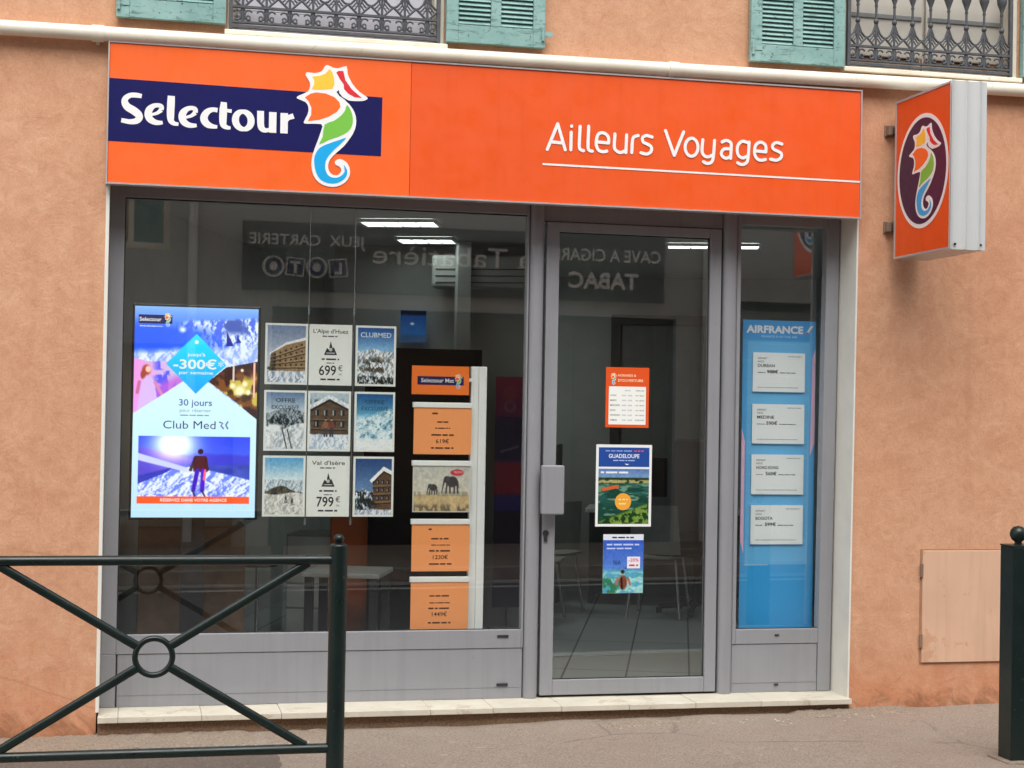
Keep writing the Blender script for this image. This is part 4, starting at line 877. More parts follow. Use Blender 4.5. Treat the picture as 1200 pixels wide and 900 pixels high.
# --- nine posters hanging on two cables
def sky_(U, V, a, b, h): return grad(V/h, a, b)
def pic_lodge(U, V):
    im = sky_(U, V, (.46, .54, .68), (.80, .81, .83), .7); t = fbm(U, V, 18, 14, 1)
    top = .50-.30*np.clip((U-.05)/.95, 0, 1); b = inpoly(U, V, [(.08, .60), (.10, .49), (.48, .33), (1.01, .24), (1.01, .82), (.06, .80)])
    im = over(im, b, np.stack([.50+.26*t, .39+.22*t, .27+.16*t], -1))
    for k in range(4):
        y = .44+.085*k; m = b*seg(U, V, .08, .575+.055*k, 1, .34+.125*k, .012, 1.4); im = over(im, m, (.70, .60, .46)); im = over(im, b*seg(U, V, .08, .592+.055*k, 1, .37+.125*k, .014, 1.4), (.20, .14, .10))
        for j in range(6): x = .20+.14*j; yy = (.548+.055*k)+(x-.08)/.92*(-.24+.07*k); im = over(im, b*ell(U, V, x, yy, .032, .022, .3), (.18, .15, .15))
    im = over(im, inpoly(U, V, [(.06, .49), (.48, .30), (1.01, .20), (1.01, .25), (.48, .345), (.06, .525)]), (.92, .92, .93)); im = over(im, b*step(.22-U+.1*np.sin(30*V)*0, .02)*.35, (.10, .08, .08))
    sn = step(V-.785-.03*fbm(U, V*0, 6, 1, 3), .02); im = over(im, sn, blend(relief(U, V, 6, 5), (.58, .64, .74), (.95, .96, .98))); im = over(im, ell(U, V, .10, .76, .14, .05, .5)*step(fbm(U, V, 26, 20, 8)-.4, .1), (.20, .24, .20)); return im
def pic_peak(U, V):
    im = sky_(U, V, (.10, .32, .62), (.58, .78, .92), .45); r = relief(U, V, 5, 9, 1.3)
    m = step(V-.40-.05*fbm(U, V*0, 6, 1, 7)+.05*np.exp(-((U-.45)/.25)**2), .012); im = over(im, m, blend(r, (.48, .54, .60), (.97, .97, .96)))
    rk = m*step(fbm(U, V, 9, 12, 4)-.50, .05)*step(.80-V, .04)*step(V-.50, .05)*ell(U, V, .48, .68, .6, .2, .5); im = over(im, rk, blend(relief(U, V, 12, 3), (.12, .11, .10), (.46, .42, .35)))
    tr = step(V-.84-.05*fbm(U, V*0, 18, 1, 6), .02)*step(fbm(U, V, 30, 20, 2)-.44, .06); im = over(im, tr, (.10, .13, .11)); return im
def pic_tracks(U, V):
    im = sky_(U, V, (.40, .52, .68), (.80, .85, .88), .36); a = step(V-(.25+.20*np.abs(U-.55)+.03*fbm(U, V*0, 9, 1, 3)), .012); r = relief(U, V, 5, 13, 1.2)
    im = over(im, a, blend(r, (.22, .28, .32), (.70, .74, .77))); im = over(im, a*step(fbm(U, V, 24, 18, 5)-.54, .05)*step(V-.42, .06), (.14, .18, .18))
    im = over(im, step(V-(.60+.06*np.sin(5*U)), .015), blend(relief(U, V, 4, 33), (.66, .70, .74), (.97, .97, .96))); im = over(im, ell(U, V, .22, .63, .24, .09, .5), (.98, .98, .98))
    for x in (.47, .60): im = over(im, seg(U, V, x-.04, .66, x+.09, 1.02, .020, 1.4), (.22, .24, .25)); im = over(im, seg(U, V, x-.02, .66, x+.11, 1.02, .007, 1.4), (.75, .76, .78))
    return im
def pic_chalet(U, V):
    im = sky_(U, V, (.72, .78, .82), (.62, .70, .74), .5); im = over(im, step(fbm(U, V, 22, 14, 7)-.50, .06)*step(V-.12, .05), (.34, .40, .40)); t = fbm(U, V, 5, 34, 2); h = inpoly(U, V, [(.0, .29), (.5, .09), (1, .27), (1, .74), (.02, .74)])
    im = over(im, h, np.stack([.28+.24*t, .22+.19*t, .16+.15*t], -1))
    im = over(im, inpoly(U, V, [(-.02, .30), (.5, .10), (1.02, .28), (1.02, .20), (.5, .03), (-.02, .22)]), blend(relief(U, V, 6, 6), (.76, .80, .85), (.97, .98, .99)))
    im = over(im, inpoly(U, V, [(.02, .30), (.5, .115), (.98, .285), (.98, .31), (.5, .145), (.02, .33)]), (.10, .08, .07))
    for y in (.465, .63): im = over(im, seg(U, V, .03, y, .97, y+.01, .022, 1.4), (.48, .38, .27)); im = over(im, seg(U, V, .03, y+.026, .97, y+.036, .012, 1.4), (.09, .07, .06))
    for y in (.30, .50):
        for x in (.18, .40, .62, .84): im = over(im, h*inpoly(U, V, [(x-.055, y), (x+.055, y), (x+.055, y+.11), (x-.055, y+.11)]), (.12, .12, .13)); im = over(im, h*inpoly(U, V, [(x-.04, y+.012), (x-.005, y+.012), (x-.005, y+.095), (x-.04, y+.095)]), (.62, .66, .68))
    im = over(im, step(V-.72-.03*fbm(U, V*0, 8, 1, 5), .015), blend(relief(U, V, 5, 15), (.66, .74, .84), (.96, .97, .99)))
    for x, c, d in ((.41, (.64, .42, .28), (.30, .26, .30)), (.56, (.50, .26, .18), (.20, .22, .30))): im = over(im, ell(U, V, x, .57, .065, .085, .3), c); im = over(im, seg(U, V, x-.025, .64, x-.03, .77, .028, 1.4)+seg(U, V, x+.025, .64, x+.03, .77, .028, 1.4), d); im = over(im, ell(U, V, x, .47, .034, .030, .3), (.82, .62, .50)); im = over(im, ell(U, V, x, .452, .036, .020, .3), (.20, .16, .20)); im = over(im, seg(U, V, x-.05, .53, x-.09, .62, .018, 1.4)+seg(U, V, x+.05, .53, x+.09, .62, .018, 1.4), c)
    return im
def pic_powder(U, V):
    im = sky_(U, V, (.08, .34, .58), (.40, .70, .84), .42); m = step(V-(.36+.08*np.sin(4*U+1)), .06); r = relief(U, V*1.6, 3, 15, 1.2)
    im = over(im, m, blend(r, (.26, .54, .68), (.86, .94, .96))); im = over(im, step(fbm(U, V, 3, 16, 18)-.54, .1)*step(V-.40, .1)*.6, (.94, .97, .98)); im = over(im, step(V-.80-.03*fbm(U, V, 5, 2, 3), .05), (.93, .95, .95)); return im
def pic_skiers(U, V):
    im = sky_(U, V, (.34, .66, .86), (.88, .93, .94), .40); im = over(im, step(V-(.36+.06*fbm(U, V*0, 7, 1, 17)), .015), blend(relief(U, V, 6, 71), (.52, .62, .70), (.88, .90, .91)))
    rg = step(V-(.60-.12*np.exp(-((U-.4)/.30)**2)+.03*fbm(U, V*0, 14, 1, 3)), .012); im = over(im, rg, blend(relief(U, V, 9, 23), (.14, .13, .11), (.46, .42, .35)))
    im = over(im, step(V-.63-.02*np.sin(6*U), .02), blend(relief(U, V, 4, 37), (.70, .69, .67), (.93, .92, .88)))
    for x, y, c in ((.55, .73, (.16, .14, .16)), (.72, .77, (.28, .16, .14))): im = over(im, ell(U, V, x, y-.015, .028, .035, .3), c); im = over(im, ell(U, V, x, y-.055, .016, .014, .3), (.2, .16, .15)); im = over(im, seg(U, V, x-.012, y+.01, x-.02, y+.06, .012, 1.4)+seg(U, V, x+.012, y+.01, x+.022, y+.06, .012, 1.4), (.15, .15, .17)); im = over(im, seg(U, V, x-.06, y+.075, x+.08, y+.055, .006, 1.4), (.3, .28, .28)); im = over(im, seg(U, V, x+.03, y-.01, x+.055, y+.06, .005, 1.4), (.3, .3, .3))
    return im
def pic_village(U, V):
    im = sky_(U, V, (.14, .30, .54), (.46, .60, .78), .65); m = step(V-(.47+.16*fbm(U, V*0, 4, 1, 4)), .015); im = over(im, m, blend(relief(U, V, 6, 4), (.40, .48, .58), (.93, .94, .96))); im = over(im, m*step(fbm(U, V, 26, 16, 19)-.50, .05)*step(V-.56, .04), (.12, .18, .18))
    t = fbm(U, V, 5, 40, 2); h = inpoly(U, V, [(.47, .38), (.78, .20), (1.01, .27), (1.01, .94), (.53, .92)]); im = over(im, h, np.stack([.30+.20*t, .21+.15*t, .13+.11*t], -1)); im = over(im, inpoly(U, V, [(.39, .39), (.78, .14), (1.01, .22), (1.01, .29), (.78, .215), (.45, .435)]), (.94, .94, .94)); im = over(im, h*inpoly(U, V, [(.45, .435), (.78, .215), (1.01, .29), (1.01, .32), (.78, .25), (.47, .46)]), (.08, .07, .06))
    for k in range(3):
        y = .47+.145*k; im = over(im, h*seg(U, V, .48, y+.02, 1.02, y, .024, 1.4), (.56, .43, .30)); im = over(im, h*seg(U, V, .48, y+.052, 1.02, y+.034, .012, 1.4), (.07, .06, .05))
        for x in (.62, .76, .90): im = over(im, h*inpoly(U, V, [(x-.04, y-.085), (x+.04, y-.09), (x+.04, y-.02), (x-.04, y-.015)]), (.10, .11, .13)); im = over(im, h*inpoly(U, V, [(x-.03, y-.075), (x-.002, y-.077), (x-.002, y-.03), (x-.03, y-.028)]), (.55, .60, .66))
    im = over(im, ell(U, V, .26, .82, .34, .14, .4)*step(fbm(U, V, 24, 18, 12)-.40, .08), (.10, .13, .12)); im = over(im, step(V-.90-.03*fbm(U, V*0, 7, 1, 9), .02), blend(relief(U, V, 5, 44), (.56, .62, .72), (.93, .94, .97))); return im
CX = ((-1.452, -1.229), (-1.228, -1.001), (-.988, -.771)); RZ = ((1.738, 2.051), (1.398, 1.708), (1.062, 1.373))
def poster(i, j, label, pic=None, price=None, head=None, hc=INK):
    x0, x1 = CX[j]; z0, z1 = RZ[i]; x0 += .003; x1 -= .003; y = .300; c = (x0+x1)/2
    vc = VC(); vc.board(x0, x1, y, y+.006, z0, z1, c8(246, 246, 240)); b = .011
    if pic: vc.picture(x0+b, x1-b, z0+b, z1-b, y-.0006, 80, 112, pic)
    if price:
        t, sub, pr = price; yy = y-.0006; hh = z1-z0
        vc.text(t, c, z1-.045, .022, yy, INK, min(.18, .0155*len(t)), bold=.006); dashes(vc, c, z1-.064, .085, .010, yy, c8(90, 90, 90), 4)
        k = .034; zz = z1-.125      # little mountain emblem
        vc.poly([(c-k, zz-.032), (c-k*.55, zz+.004), (c-k*.25, zz-.004), (c, zz+.040), (c+k*.3, zz+.004), (c+k*.5, zz+.008), (c+k, zz-.032)], yy, INK); vc.disc(c, zz-.004, .009, yy-.0004, c8(200, 200, 194)); vc.stroke([(c-.02, zz-.022), (c+.02, zz-.022)], .005, yy-.0004, c8(200, 200, 194))
        dashes(vc, c, zz-.058, .09, .013, yy, INK, 6); dashes(vc, c, zz-.076, .04, .008, yy, c8(90, 90, 90), 7)
        vc.text(pr, c-.014, z0+.052, .052, yy, INK, .088, bold=.012); vc.text('€', c+.052, z0+.074, .030, yy, INK); vc.text('ttc', c+.052, z0+.053, .012, yy, INK); dashes(vc, c, z0+.026, .10, .013, yy, INK, 8)
    if head:
        for k, (t, zz, h, w) in enumerate(head): vc.text(t, c, z1-zz, h, y-.0011, hc, w, bold=.012)
    o = vc.build('poster', 'print', None, (c, y, z0)); tag(o, label, 'poster', 'resort posters hung three by three in the window')
poster(0, 0, 'framed poster of a brown ski lodge under a grey sky, top row left', pic_lodge)
poster(0, 1, 'white price poster reading 699 with a small mountain emblem', price=("L'Alpe d'Huez", '', '699'))
poster(0, 2, 'poster of a rocky snow peak under blue sky with white capitals', pic_peak, head=(('CLUBMED', .060, .026, .16),), hc=c8(220, 236, 246))
poster(1, 0, 'poster of a dark mountain with two ski tracks in the snow', pic_tracks, head=(('OFFRE', .062, .022, .10), ('EXCLUSIVE', .096, .020, .14)), hc=c8(50, 60, 72))
poster(1, 1, 'poster of two people before a snowy timber chalet, centre of the grid', pic_chalet)
poster(1, 2, 'turquoise poster of drifting powder snow', pic_powder, head=(('OFFRE', .062, .022, .10), ('EXCLUSIVE', .096, .020, .14)), hc=c8(20, 70, 100))
poster(2, 0, 'poster of two skiers below a brown ridge, bottom row left', pic_skiers)
poster(2, 1, 'white price poster reading 799 with a small mountain emblem', price=("Val d'Isère", '', '799'))
poster(2, 2, 'poster of a chalet balcony against deep blue sky, bottom row right', pic_village)
for x, lb in ((-1.2285, 'thin steel cable holding the left and middle columns of posters'), (-.9945, 'thin steel cable holding the middle and right columns of posters')):
    mb = MB(); mb.tube([(x, .309, 1.04), (x, .309, 2.757)], .0022, 6); mb.tube([(x, .309, 2.10), (x, .309, 2.14)], .006, 8); mb.tube([(x, .309, 1.02), (x, .309, 1.05)], .006, 8)
    tag(mb.build('hanging_cable', 'steel', origin=(x, .309, 1.02)), lb, 'cable', 'cables holding the window posters')

# --- white display rack with orange cards
K = thing('display_rack', (-.318, .36, .12), 'white upright rack holding orange offer cards in the window', 'display rack')
mb = MB()
for a, b in ((-.362, -.322), (-.3205, -.277)): mb.box(a, b, .345, .380, .121, 1.853)
mb.box(-.56, -.12, .30, .66, .121, .134); mb.build('upright', 'rack_white', K, .003)
tops = (1.634, 1.329, 1.023, .721)
for z in tops: mb = MB(); mb.box(-.676, -.363, .312, .340, z-.002, z+.026); mb.build('card_rail', 'rack_white', K, .003)
mb = MB(); mb.box(-.378, -.3625, .325, .34, 1.772, 1.79); mb.build('sign_arm', 'rack_white', K)
vc = VC(); vc.board(-.684, -.379, .318, .326, 1.701, 1.851, c8(252, 126, 50)); yy = .3174
vc.rect(-.655, -.408, 1.752, 1.796, yy, NAVY); vc.text('Selectour Mat', -.548, 1.765, .022, yy-.0004, WHITE, .175, bold=.015); sea(vc, -.437, 1.772, .085, yy-.0006)
o = vc.build('header_sign', 'gloss_print', K)
def savanna(U, V):
    im = grad(V/.6, (.74, .74, .70), (.82, .79, .72)); im = over(im, step(V-.62-.02*fbm(U, V, 9, 1, 3), .04), np.stack([.72+.14*fbm(U, V, 20, 6, 5), .61+.14*fbm(U, V, 20, 6, 5), .43+.12*fbm(U, V, 20, 6, 5)], -1)); im = over(im, step(V-.86, .08)*step(fbm(U, V, 22, 8, 8)-.5, .1), (.50, .44, .34))
    def eleph(im, x, y, s):
        c = (.26, .25, .26); f = .72
        im = over(im, ell(U, V, x, y, .15*s, .13*s/f, .15), c); im = over(im, ell(U, V, x-.14*s, y-.05*s/f, .075*s, .085*s/f, .2), c); im = over(im, ell(U, V, x-.10*s, y-.06*s/f, .05*s, .08*s/f, .3), (.32, .31, .32))
        for dx, lx in ((-.12, -.15), (-.06, -.05), (.06, .05), (.12, .14)): im = over(im, seg(U, V, x+dx*s, y, x+lx*s, y+.24*s/f, .027*s, f), c)
        for a in range(5): im = over(im, seg(U, V, x-(.20+.012*a)*s, y+(-.02+.05*a)*s/f, x-(.205+.012*a)*s, y+(.04+.05*a)*s/f, (.024-.003*a)*s, f), c)
        im = over(im, seg(U, V, x+.145*s, y-.02, x+.17*s, y+.14*s/f, .008*s, f), c); return im
    im = over(im, step(V-.56, .03)*step(.66-V, .03)*step(fbm(U, V*0, 20, 1, 6)-.45, .2)*.5, (.46, .46, .38)); im = eleph(im, .69, .34, .74); im = eleph(im, .35, .47, .46); im = over(im, ell(U, V, .78, .13, .13, .075, .1), (.84, .16, .24)); return im
def card(z0, z1, label, kind, lines=None):
    x0, x1 = -.670, -.363; y = .318; c = (x0+x1)/2-.0; vc = VC(); vc.board(x0, x1, y, y+.004, z0, z1, c8(255, 164, 100) if kind else c8(216, 212, 202)); yy = y-.0006
    if not kind: vc.picture(x0+.006, x1-.006, z0+.006, z1-.004, yy, 110, 84, savanna); vc.text('PROMO', -.426, z1-.038, .012, yy-.0006, c8(250, 220, 220), .05)
    else:
        dk = c8(84, 46, 24); h = z1-z0; 
        for (t, fz, hh, w, dx) in lines:
            if t: vc.text(t, c+dx, z1-fz*h, hh, yy, dk, w, bold=.01)
            else: dashes(vc, c+dx, z1-fz*h, w, hh, yy, dk, int(fz*100)+kind)
    tag(vc.build('offer_card', 'print', None, (c, y, z0)), label, 'card', 'cards on the white window rack')
card(1.388, 1.632, 'orange offer card highest on the white rack, below the header sign', 1, ((None, .14, .014, .035, -.04), (None, .32, .012, .06, 0), (None, .45, .009, .08, 0), (None, .60, .013, .12, 0), ('619€', .76, .022, .07, 0), (None, .88, .013, .12, 0)))
card(1.085, 1.327, 'card with an elephant and calf on dry grass, between orange cards', 0)
card(.776, 1.021, 'orange offer card under the elephant card', 2, ((None, .12, .014, .03, -.05), (None, .32, .012, .10, 0), (None, .45, .008, .10, 0), (None, .58, .013, .12, 0), ('1230€', .74, .022, .08, 0), (None, .86, .013, .12, 0)))
card(.468, .719, 'orange offer card at the foot of the white rack', 3, ((None, .30, .012, .11, 0), (None, .44, .008, .11, 0), (None, .56, .013, .12, 0), ('1449€', .71, .024, .08, 0), (None, .86, .013, .12, 0)))

# --- notices on the glass door
DG = .2178
vc = VC(); vc.board(.341, .581, DG, DG+.001, 1.544, 1.864, c8(228, 88, 34)); yy = DG-.0003
vc.rect(.358, .564, 1.560, 1.762, yy, c8(244, 246, 240)); sea(vc, .384, 1.802, .07, yy)
vc.text('HORAIRES &', .408, 1.815, .013, yy, c8(255, 226, 190), .10, 'L', .012); vc.text("D'OUVERTURE", .408, 1.788, .014, yy, c8(255, 226, 190), .14, 'L', .012)
for k, d in enumerate(('', 'LUNDI', 'MARDI', 'MERCREDI', 'JEUDI', 'VENDREDI', 'SAMEDI')):
    z = 1.737-k*.0262; q = yy-.0003
    if d: vc.text(d, .366, z, .0085, q, c8(60, 70, 90), None, 'L', .006)
    vc.text('9h30 - 12h30' if d else 'MATIN', .432 if d else .447, z, .0075, q, c8(90, 110, 150), .055 if d else .03, 'L'); vc.text('14h-18h30' if d and d != 'SAMEDI' else ('FERMÉ' if d else 'APRÈS-MIDI'), .506, z, .0075, q, c8(60, 70, 90), .048, 'L')
tag(vc.build('opening_hours_notice', 'gloss_print', None, (.46, DG, 1.544)), 'orange notice with a white table of opening hours, stuck on the glass door', 'notice')
def pic_island(U, V):
    im = grad(V/.25, (.34, .48, .72), (.52, .66, .76)); im = over(im, step(V-.16, .02)*step(.30-V, .03), (.16, .26, .14)); im = over(im, step(V-.20, .02)*step(.26-V, .02)*step(fbm(U, V, 12, 20, 3)-.45, .1), (.66, .64, .40))
    w = step(V-.27, .03); im = over(im, w, grad((V-.27)/.7, (.20, .42, .40), (.05, .26, .20))); im = over(im, w*step(fbm(U, V, 3, 16, 7)-.53, .06), (.10, .30, .24)); im = over(im, w*step(fbm(U, V, 4, 18, 17)-.60, .05), (.40, .56, .46))
    f = step(V-.62-.35*(1-U), .05); im = over(im, f, (.10, .28, .12)); im = over(im, f*step(fbm(U, V, 14, 18, 5)-.52, .06), (.46, .58, .24)); return im
vc = VC(); vc.board(.294, .603, DG, DG+.001, 1.018, 1.453, c8(236, 238, 236)); yy = DG-.0003
vc.rect(.308, .589, 1.335, 1.438, yy, c8(36, 76, 156)); dashes(vc, .42, 1.416, .15, .011, yy-.0003, c8(140, 160, 210), 3); dashes(vc, .535, 1.416, .06, .011, yy-.0003, c8(230, 90, 70), 2)
vc.text('GUADELOUPE', .448, 1.382, .022, yy-.0003, c8(226, 236, 250), .17, bold=.015); dashes(vc, .448, 1.366, .12, .009, yy-.0003, c8(170, 190, 230), 5); vc.poly([(.45, 1.352), (.478, 1.350), (.465, 1.344)], yy-.0003, c8(240, 240, 240))
vc.picture(.308, .589, 1.032, 1.324, yy, 100, 110, pic_island); q = yy-.0006
dashes(vc, .40, 1.300, .16, .016, q, c8(232, 236, 240), 6); vc.disc(.446, 1.150, .045, q, c8(240, 168, 60), 28); dashes(vc, .446, 1.158, .05, .012, q-.0003, c8(255, 226, 150), 2); dashes(vc, .446, 1.135, .045, .012, q-.0003, c8(255, 226, 150), 7)
vc.poly([(.33, 1.205), (.42, 1.222), (.42, 1.240), (.33, 1.223)], q, c8(206, 96, 48))
tag(vc.build('travel_poster', 'gloss_print', None, (.448, DG, 1.018)), 'white framed poster of a green lagoon with an orange disc, middle of the door', 'poster')
def pic_swim(U, V):
    im = grad(V, (.20, .36, .78), (.42, .62, .86)); im = over(im, step(V-.56, .04), (.30, .62, .74)); im = over(im, step(V-.60, .05)*step(fbm(U, V, 6, 12, 4)-.5, .1), (.55, .78, .76)); im = over(im, step(V-.72, .06)*step(.4-U, .2)*step(fbm(U, V, 8, 8, 9)-.4, .1), (.20, .50, .36))
    im = over(im, ell(U, V, .49, .60, .055, .045, .3), (.26, .14, .10)); im = over(im, ell(U, V, .50, .80, .12, .16, .3), (.52, .28, .20)); im = over(im, seg(U, V, .38, .72, .32, .84, .035, 1.4)+seg(U, V, .62, .72, .68, .84, .035, 1.4), (.66, .42, .32)); im = over(im, seg(U, V, .46, .72, .48, .92, .03, 1.4), (.22, .12, .10)); im = over(im, seg(U, V, .55, .535, .95, .50, .012, 1.4), (.22, .26, .34)); return im
vc = VC(); vc.board(.341, .564, DG, DG+.001, .665, .977, c8(222, 228, 238)); yy = DG-.0003
vc.picture(.3412, .5638, .666, .946, yy, 84, 100, pic_swim); q = yy-.0006; dashes(vc, .45, .956, .12, .012, yy, INK, 4); dashes(vc, .45, .918, .18, .014, q, c8(190, 206, 246), 8); dashes(vc, .43, .898, .14, .012, q, c8(190, 206, 246), 9)
vc.rect(.474, .546, .796, .858, q, c8(232, 232, 240)); vc.text('-20%', .510, .832, .018, q-.0003, c8(214, 44, 66), .055, bold=.01); dashes(vc, .51, .808, .05, .014, q-.0003, c8(214, 44, 66), 3); vc.text('SEA', .418, .818, .020, q, c8(30, 50, 120), .045, bold=.01)
tag(vc.build('travel_poster', 'gloss_print', None, (.452, DG, .665)), 'small blue poster of a swimmer in shallow sea, lowest on the door', 'poster')

# --- blue airline panel and its cards in the narrow window
P = thing('airline_panel', (1.352, .28, .12), 'tall sky blue airline panel standing in the narrow right window', 'display panel')
AFB = c8(78, 168, 232); AFL = c8(92, 172, 224)
vc = VC(); x0, x1 = 1.137, 1.567; vc.board(x0, x1, .282, .292, .125, 2.147, AFB); yy = .2812
vc.rect(1.165, 1.530, .800, 2.03, yy, c8(108, 188, 240)); vc.rect(x0, x1, .45, .795, yy, c8(56, 166, 232)); vc.rect(x0+.001, x1-.001, 2.04, 2.146, yy, c8(66, 160, 230))
pk = c8(240, 190, 216); vc.poly([(1.540, 1.40), (1.566, 1.47), (1.566, 2.0), (1.548, 1.94)], yy-.0003, pk); vc.poly([(1.137, .93), (1.156, .86), (1.156, 1.48), (1.137, 1.55)], yy-.0003, pk)
vc.text('AIRFRANCE', 1.156, 2.078, .040, yy-.0006, c8(240, 240, 246), .335, 'L', .04); vc.poly([(1.502, 2.072), (1.520, 2.080), (1.552, 2.122), (1.532, 2.120)], yy-.0006, c8(240, 240, 240)); vc.poly([(1.502, 2.072), (1.520, 2.080), (1.516, 2.090)], yy-.0009, c8(220, 60, 60))
vc.text('FRANCE IS IN THE AIR', 1.350, 2.052, .012, yy-.0006, c8(206, 226, 246), .21); vc.rect(1.16, 1.30, .796, .800, yy-.0003, c8(190, 220, 240))
vc.build('board', 'gloss_print', P)
mb = MB(); mb.box(1.20, 1.50, .2925, .50, .121, .135); mb.box(1.34, 1.36, .2925, .31, .135, 1.2); mb.build('stand', 'grey_dk', P)
names = (('DURBAN', '988', 'highest'), ('MEDINE', '590', 'second from the top'), ('HONG KONG', '560', 'third from the top'), ('BOGOTA', '599', 'lowest'))
for k, ((nm, pr, lb), (z0, z1)) in enumerate(zip(names, ((1.752, 1.968), (1.466, 1.684), (1.187, 1.406), (.912, 1.127)))):
    x0, x1 = 1.193, 1.499; vc = VC(); vc.board(x0, x1, .270, .276, z0, z1, c8(244, 246, 248)); q = .2695; L = x0+.028
    vc.text('DEPART', L, z1-.036, .010, q, c8(70, 74, 84), .055, 'L', .006); vc.text('NICE', L, z1-.054, .010, q, c8(70, 74, 84), .035, 'L', .006); vc.text(nm, L, z1-.080, .017, q, INK, .10 if k != 2 else .13, 'L', .02)
    dashes(vc, L, z1-.113, .045, .008, q, c8(110, 114, 124), k, 'L'); vc.text(pr+'€', L+.054, z1-.114, .019, q, INK, .065, 'L', .025); dashes(vc, L+.13, z1-.113, .10, .008, q, c8(110, 114, 124), k+9, 'L'); dashes(vc, L, z0+.022, .24, .006, q, c8(150, 154, 160), k+20, 'L'); dashes(vc, x1-.10, z1-.022, .08, .006, q, c8(120, 124, 130), k+4, 'L')
    for x in (x0, x1-.004): vc.rect(x, x+.004, z0, z1, q, c8(246, 248, 250))
    tag(vc.build('fare_card', 'gloss_print', None, (1.346, .27, z0)), 'white fare card on the blue panel, '+lb+' of four', 'card', 'white fare cards on the blue panel')
for z0 in (1.752, 1.466, 1.187, .912):
    mb = MB(); mb.box(1.33, 1.36, .2765, .2809, z0+.08, z0+.14); mb.build('card_holder', 'plastic_w', P)

for o in col.objects:
    if o.name.split('.')[0] in ('airline_panel', 'fare_card'): o.location.x += .024; o.location.y += .07

# ------------------------------------------------------------------ furniture inside
def ceiling_light(x, y, label, w=.30, d=1.2):
    t = thing('ceiling_light', (x, y, 2.757), label, 'ceiling light', 'light panels in the shop ceiling', -A19)
    mb = MB(); mb.box(-w-.02, w+.02, -d/2-.02, -d/2, -.02, 0); mb.box(-w-.02, w+.02, d/2, d/2+.02, -.02, 0); mb.box(-w-.02, -w, -d/2, d/2, -.02, 0); mb.box(w, w+.02, -d/2, d/2, -.02, 0)
    for k in (-.5, 0, .5): mb.box(k*w-.004, k*w+.004, -d/2, d/2, -.019, -.011)
    mb.build('light_frame', 'plastic_w', t, local=True); mb = MB(); mb.box(-w+.001, w-.001, -d/2+.001, d/2-.001, -.010, -.002); mb.build('diffuser', 'tube', t, local=True)
ceiling_light(-.55, 1.66, 'lit ceiling panel nearest the display window, above the posters', .22, .24)
ceiling_light(-.22, 2.60, 'lit ceiling panel over the partition with the air conditioner', .18, .24)
ceiling_light(1.66, 2.22, 'lit ceiling panel seen through the top right of the glass door', .30, .16)
ceiling_light(.55, 3.9, 'unseen ceiling panel added behind the partition to brighten the shop', .30, .9)  # extra lamp hidden by the partition, added to lift the interior light
a = thing('air_conditioner', (.25, 2.84, 2.45), 'white slatted air conditioner on the partition wall under the ceiling', 'air conditioner', None, -A19)
mb = MB(); mb.box(-.36, .36, -.20, 0, .0, .22); mb.build('housing', 'dirty_metal', a, .02, local=True, seg=3)
mb = MB()
for k in range(3): mb.box(-.33, .33, -.206, -.2005, .03+k*.045, .036+k*.045)
mb.build('louvre', 'grey_dk', a, local=True)
vc = VC()
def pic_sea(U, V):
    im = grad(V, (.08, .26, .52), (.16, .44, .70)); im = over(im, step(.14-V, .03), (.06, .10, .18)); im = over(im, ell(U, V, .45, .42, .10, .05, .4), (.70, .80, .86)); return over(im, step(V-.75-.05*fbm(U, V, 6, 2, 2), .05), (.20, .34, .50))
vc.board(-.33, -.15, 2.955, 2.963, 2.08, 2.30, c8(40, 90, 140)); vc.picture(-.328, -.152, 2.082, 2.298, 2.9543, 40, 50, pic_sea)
tag(vc.build('glowing_wall_picture', 'picture_glow', None, (-.24, 2.96, 2.08)), 'small blue wall picture with an added glow on the partition behind the hanging posters', 'screen')
mb = MB(); mb.box(-.58, .14, 2.45, 2.86, .121, 2.02); mb.box(-.56, .12, 2.448, 2.4498, .16, 1.05); mb.box(-.56, .12, 2.448, 2.4498, 1.08, 1.98)
tag(mb.build('dark_cupboard', 'matt_black', None, .004, origin=(-.2, 2.6, .121)), 'tall black cupboard standing before the partition behind the orange cards', 'cupboard')
vc = VC(); bx0, bx1 = .27, .47
def banner(U, V):
    im = grad(V, (.62, .10, .28), (.20, .14, .55)); im = over(im, step(V-.30, .02)*step(.62-V, .02), (.08, .12, .36)); im = over(im, step(V-.64, .02)*step(.88-V, .02), (.66, .10, .26)); im = over(im, ell(U, V, .5, .12, .28, .06, .2), (.62, .20, .30)); im = over(im, ell(U, V, .5, .22, .24, .05, .2)-ell(U, V, .5, .22, .13, .03, .2), (.55, .30, .45)); return over(im, seg(U, V, .2, .56, .8, .52, .03, 4), (.5, .4, .6))
vc.board(bx0, bx1, 2.60, 2.606, .30, 1.85, c8(40, 20, 50)); vc.picture(bx0, bx1, .95, 1.848, 2.5994, 30, 100, banner); vc.board(bx0-.02, bx1+.02, 2.56, 2.64, .121, .17, c8(120, 120, 124)); vc.board(.365, .375, 2.6065, 2.615, .17, .32, c8(60, 60, 60))
tag(vc.build('roll_up_banner', 'gloss_print', None, (.37, 2.6, .121)), 'dark red and navy roll-up banner standing behind the white rack', 'banner')
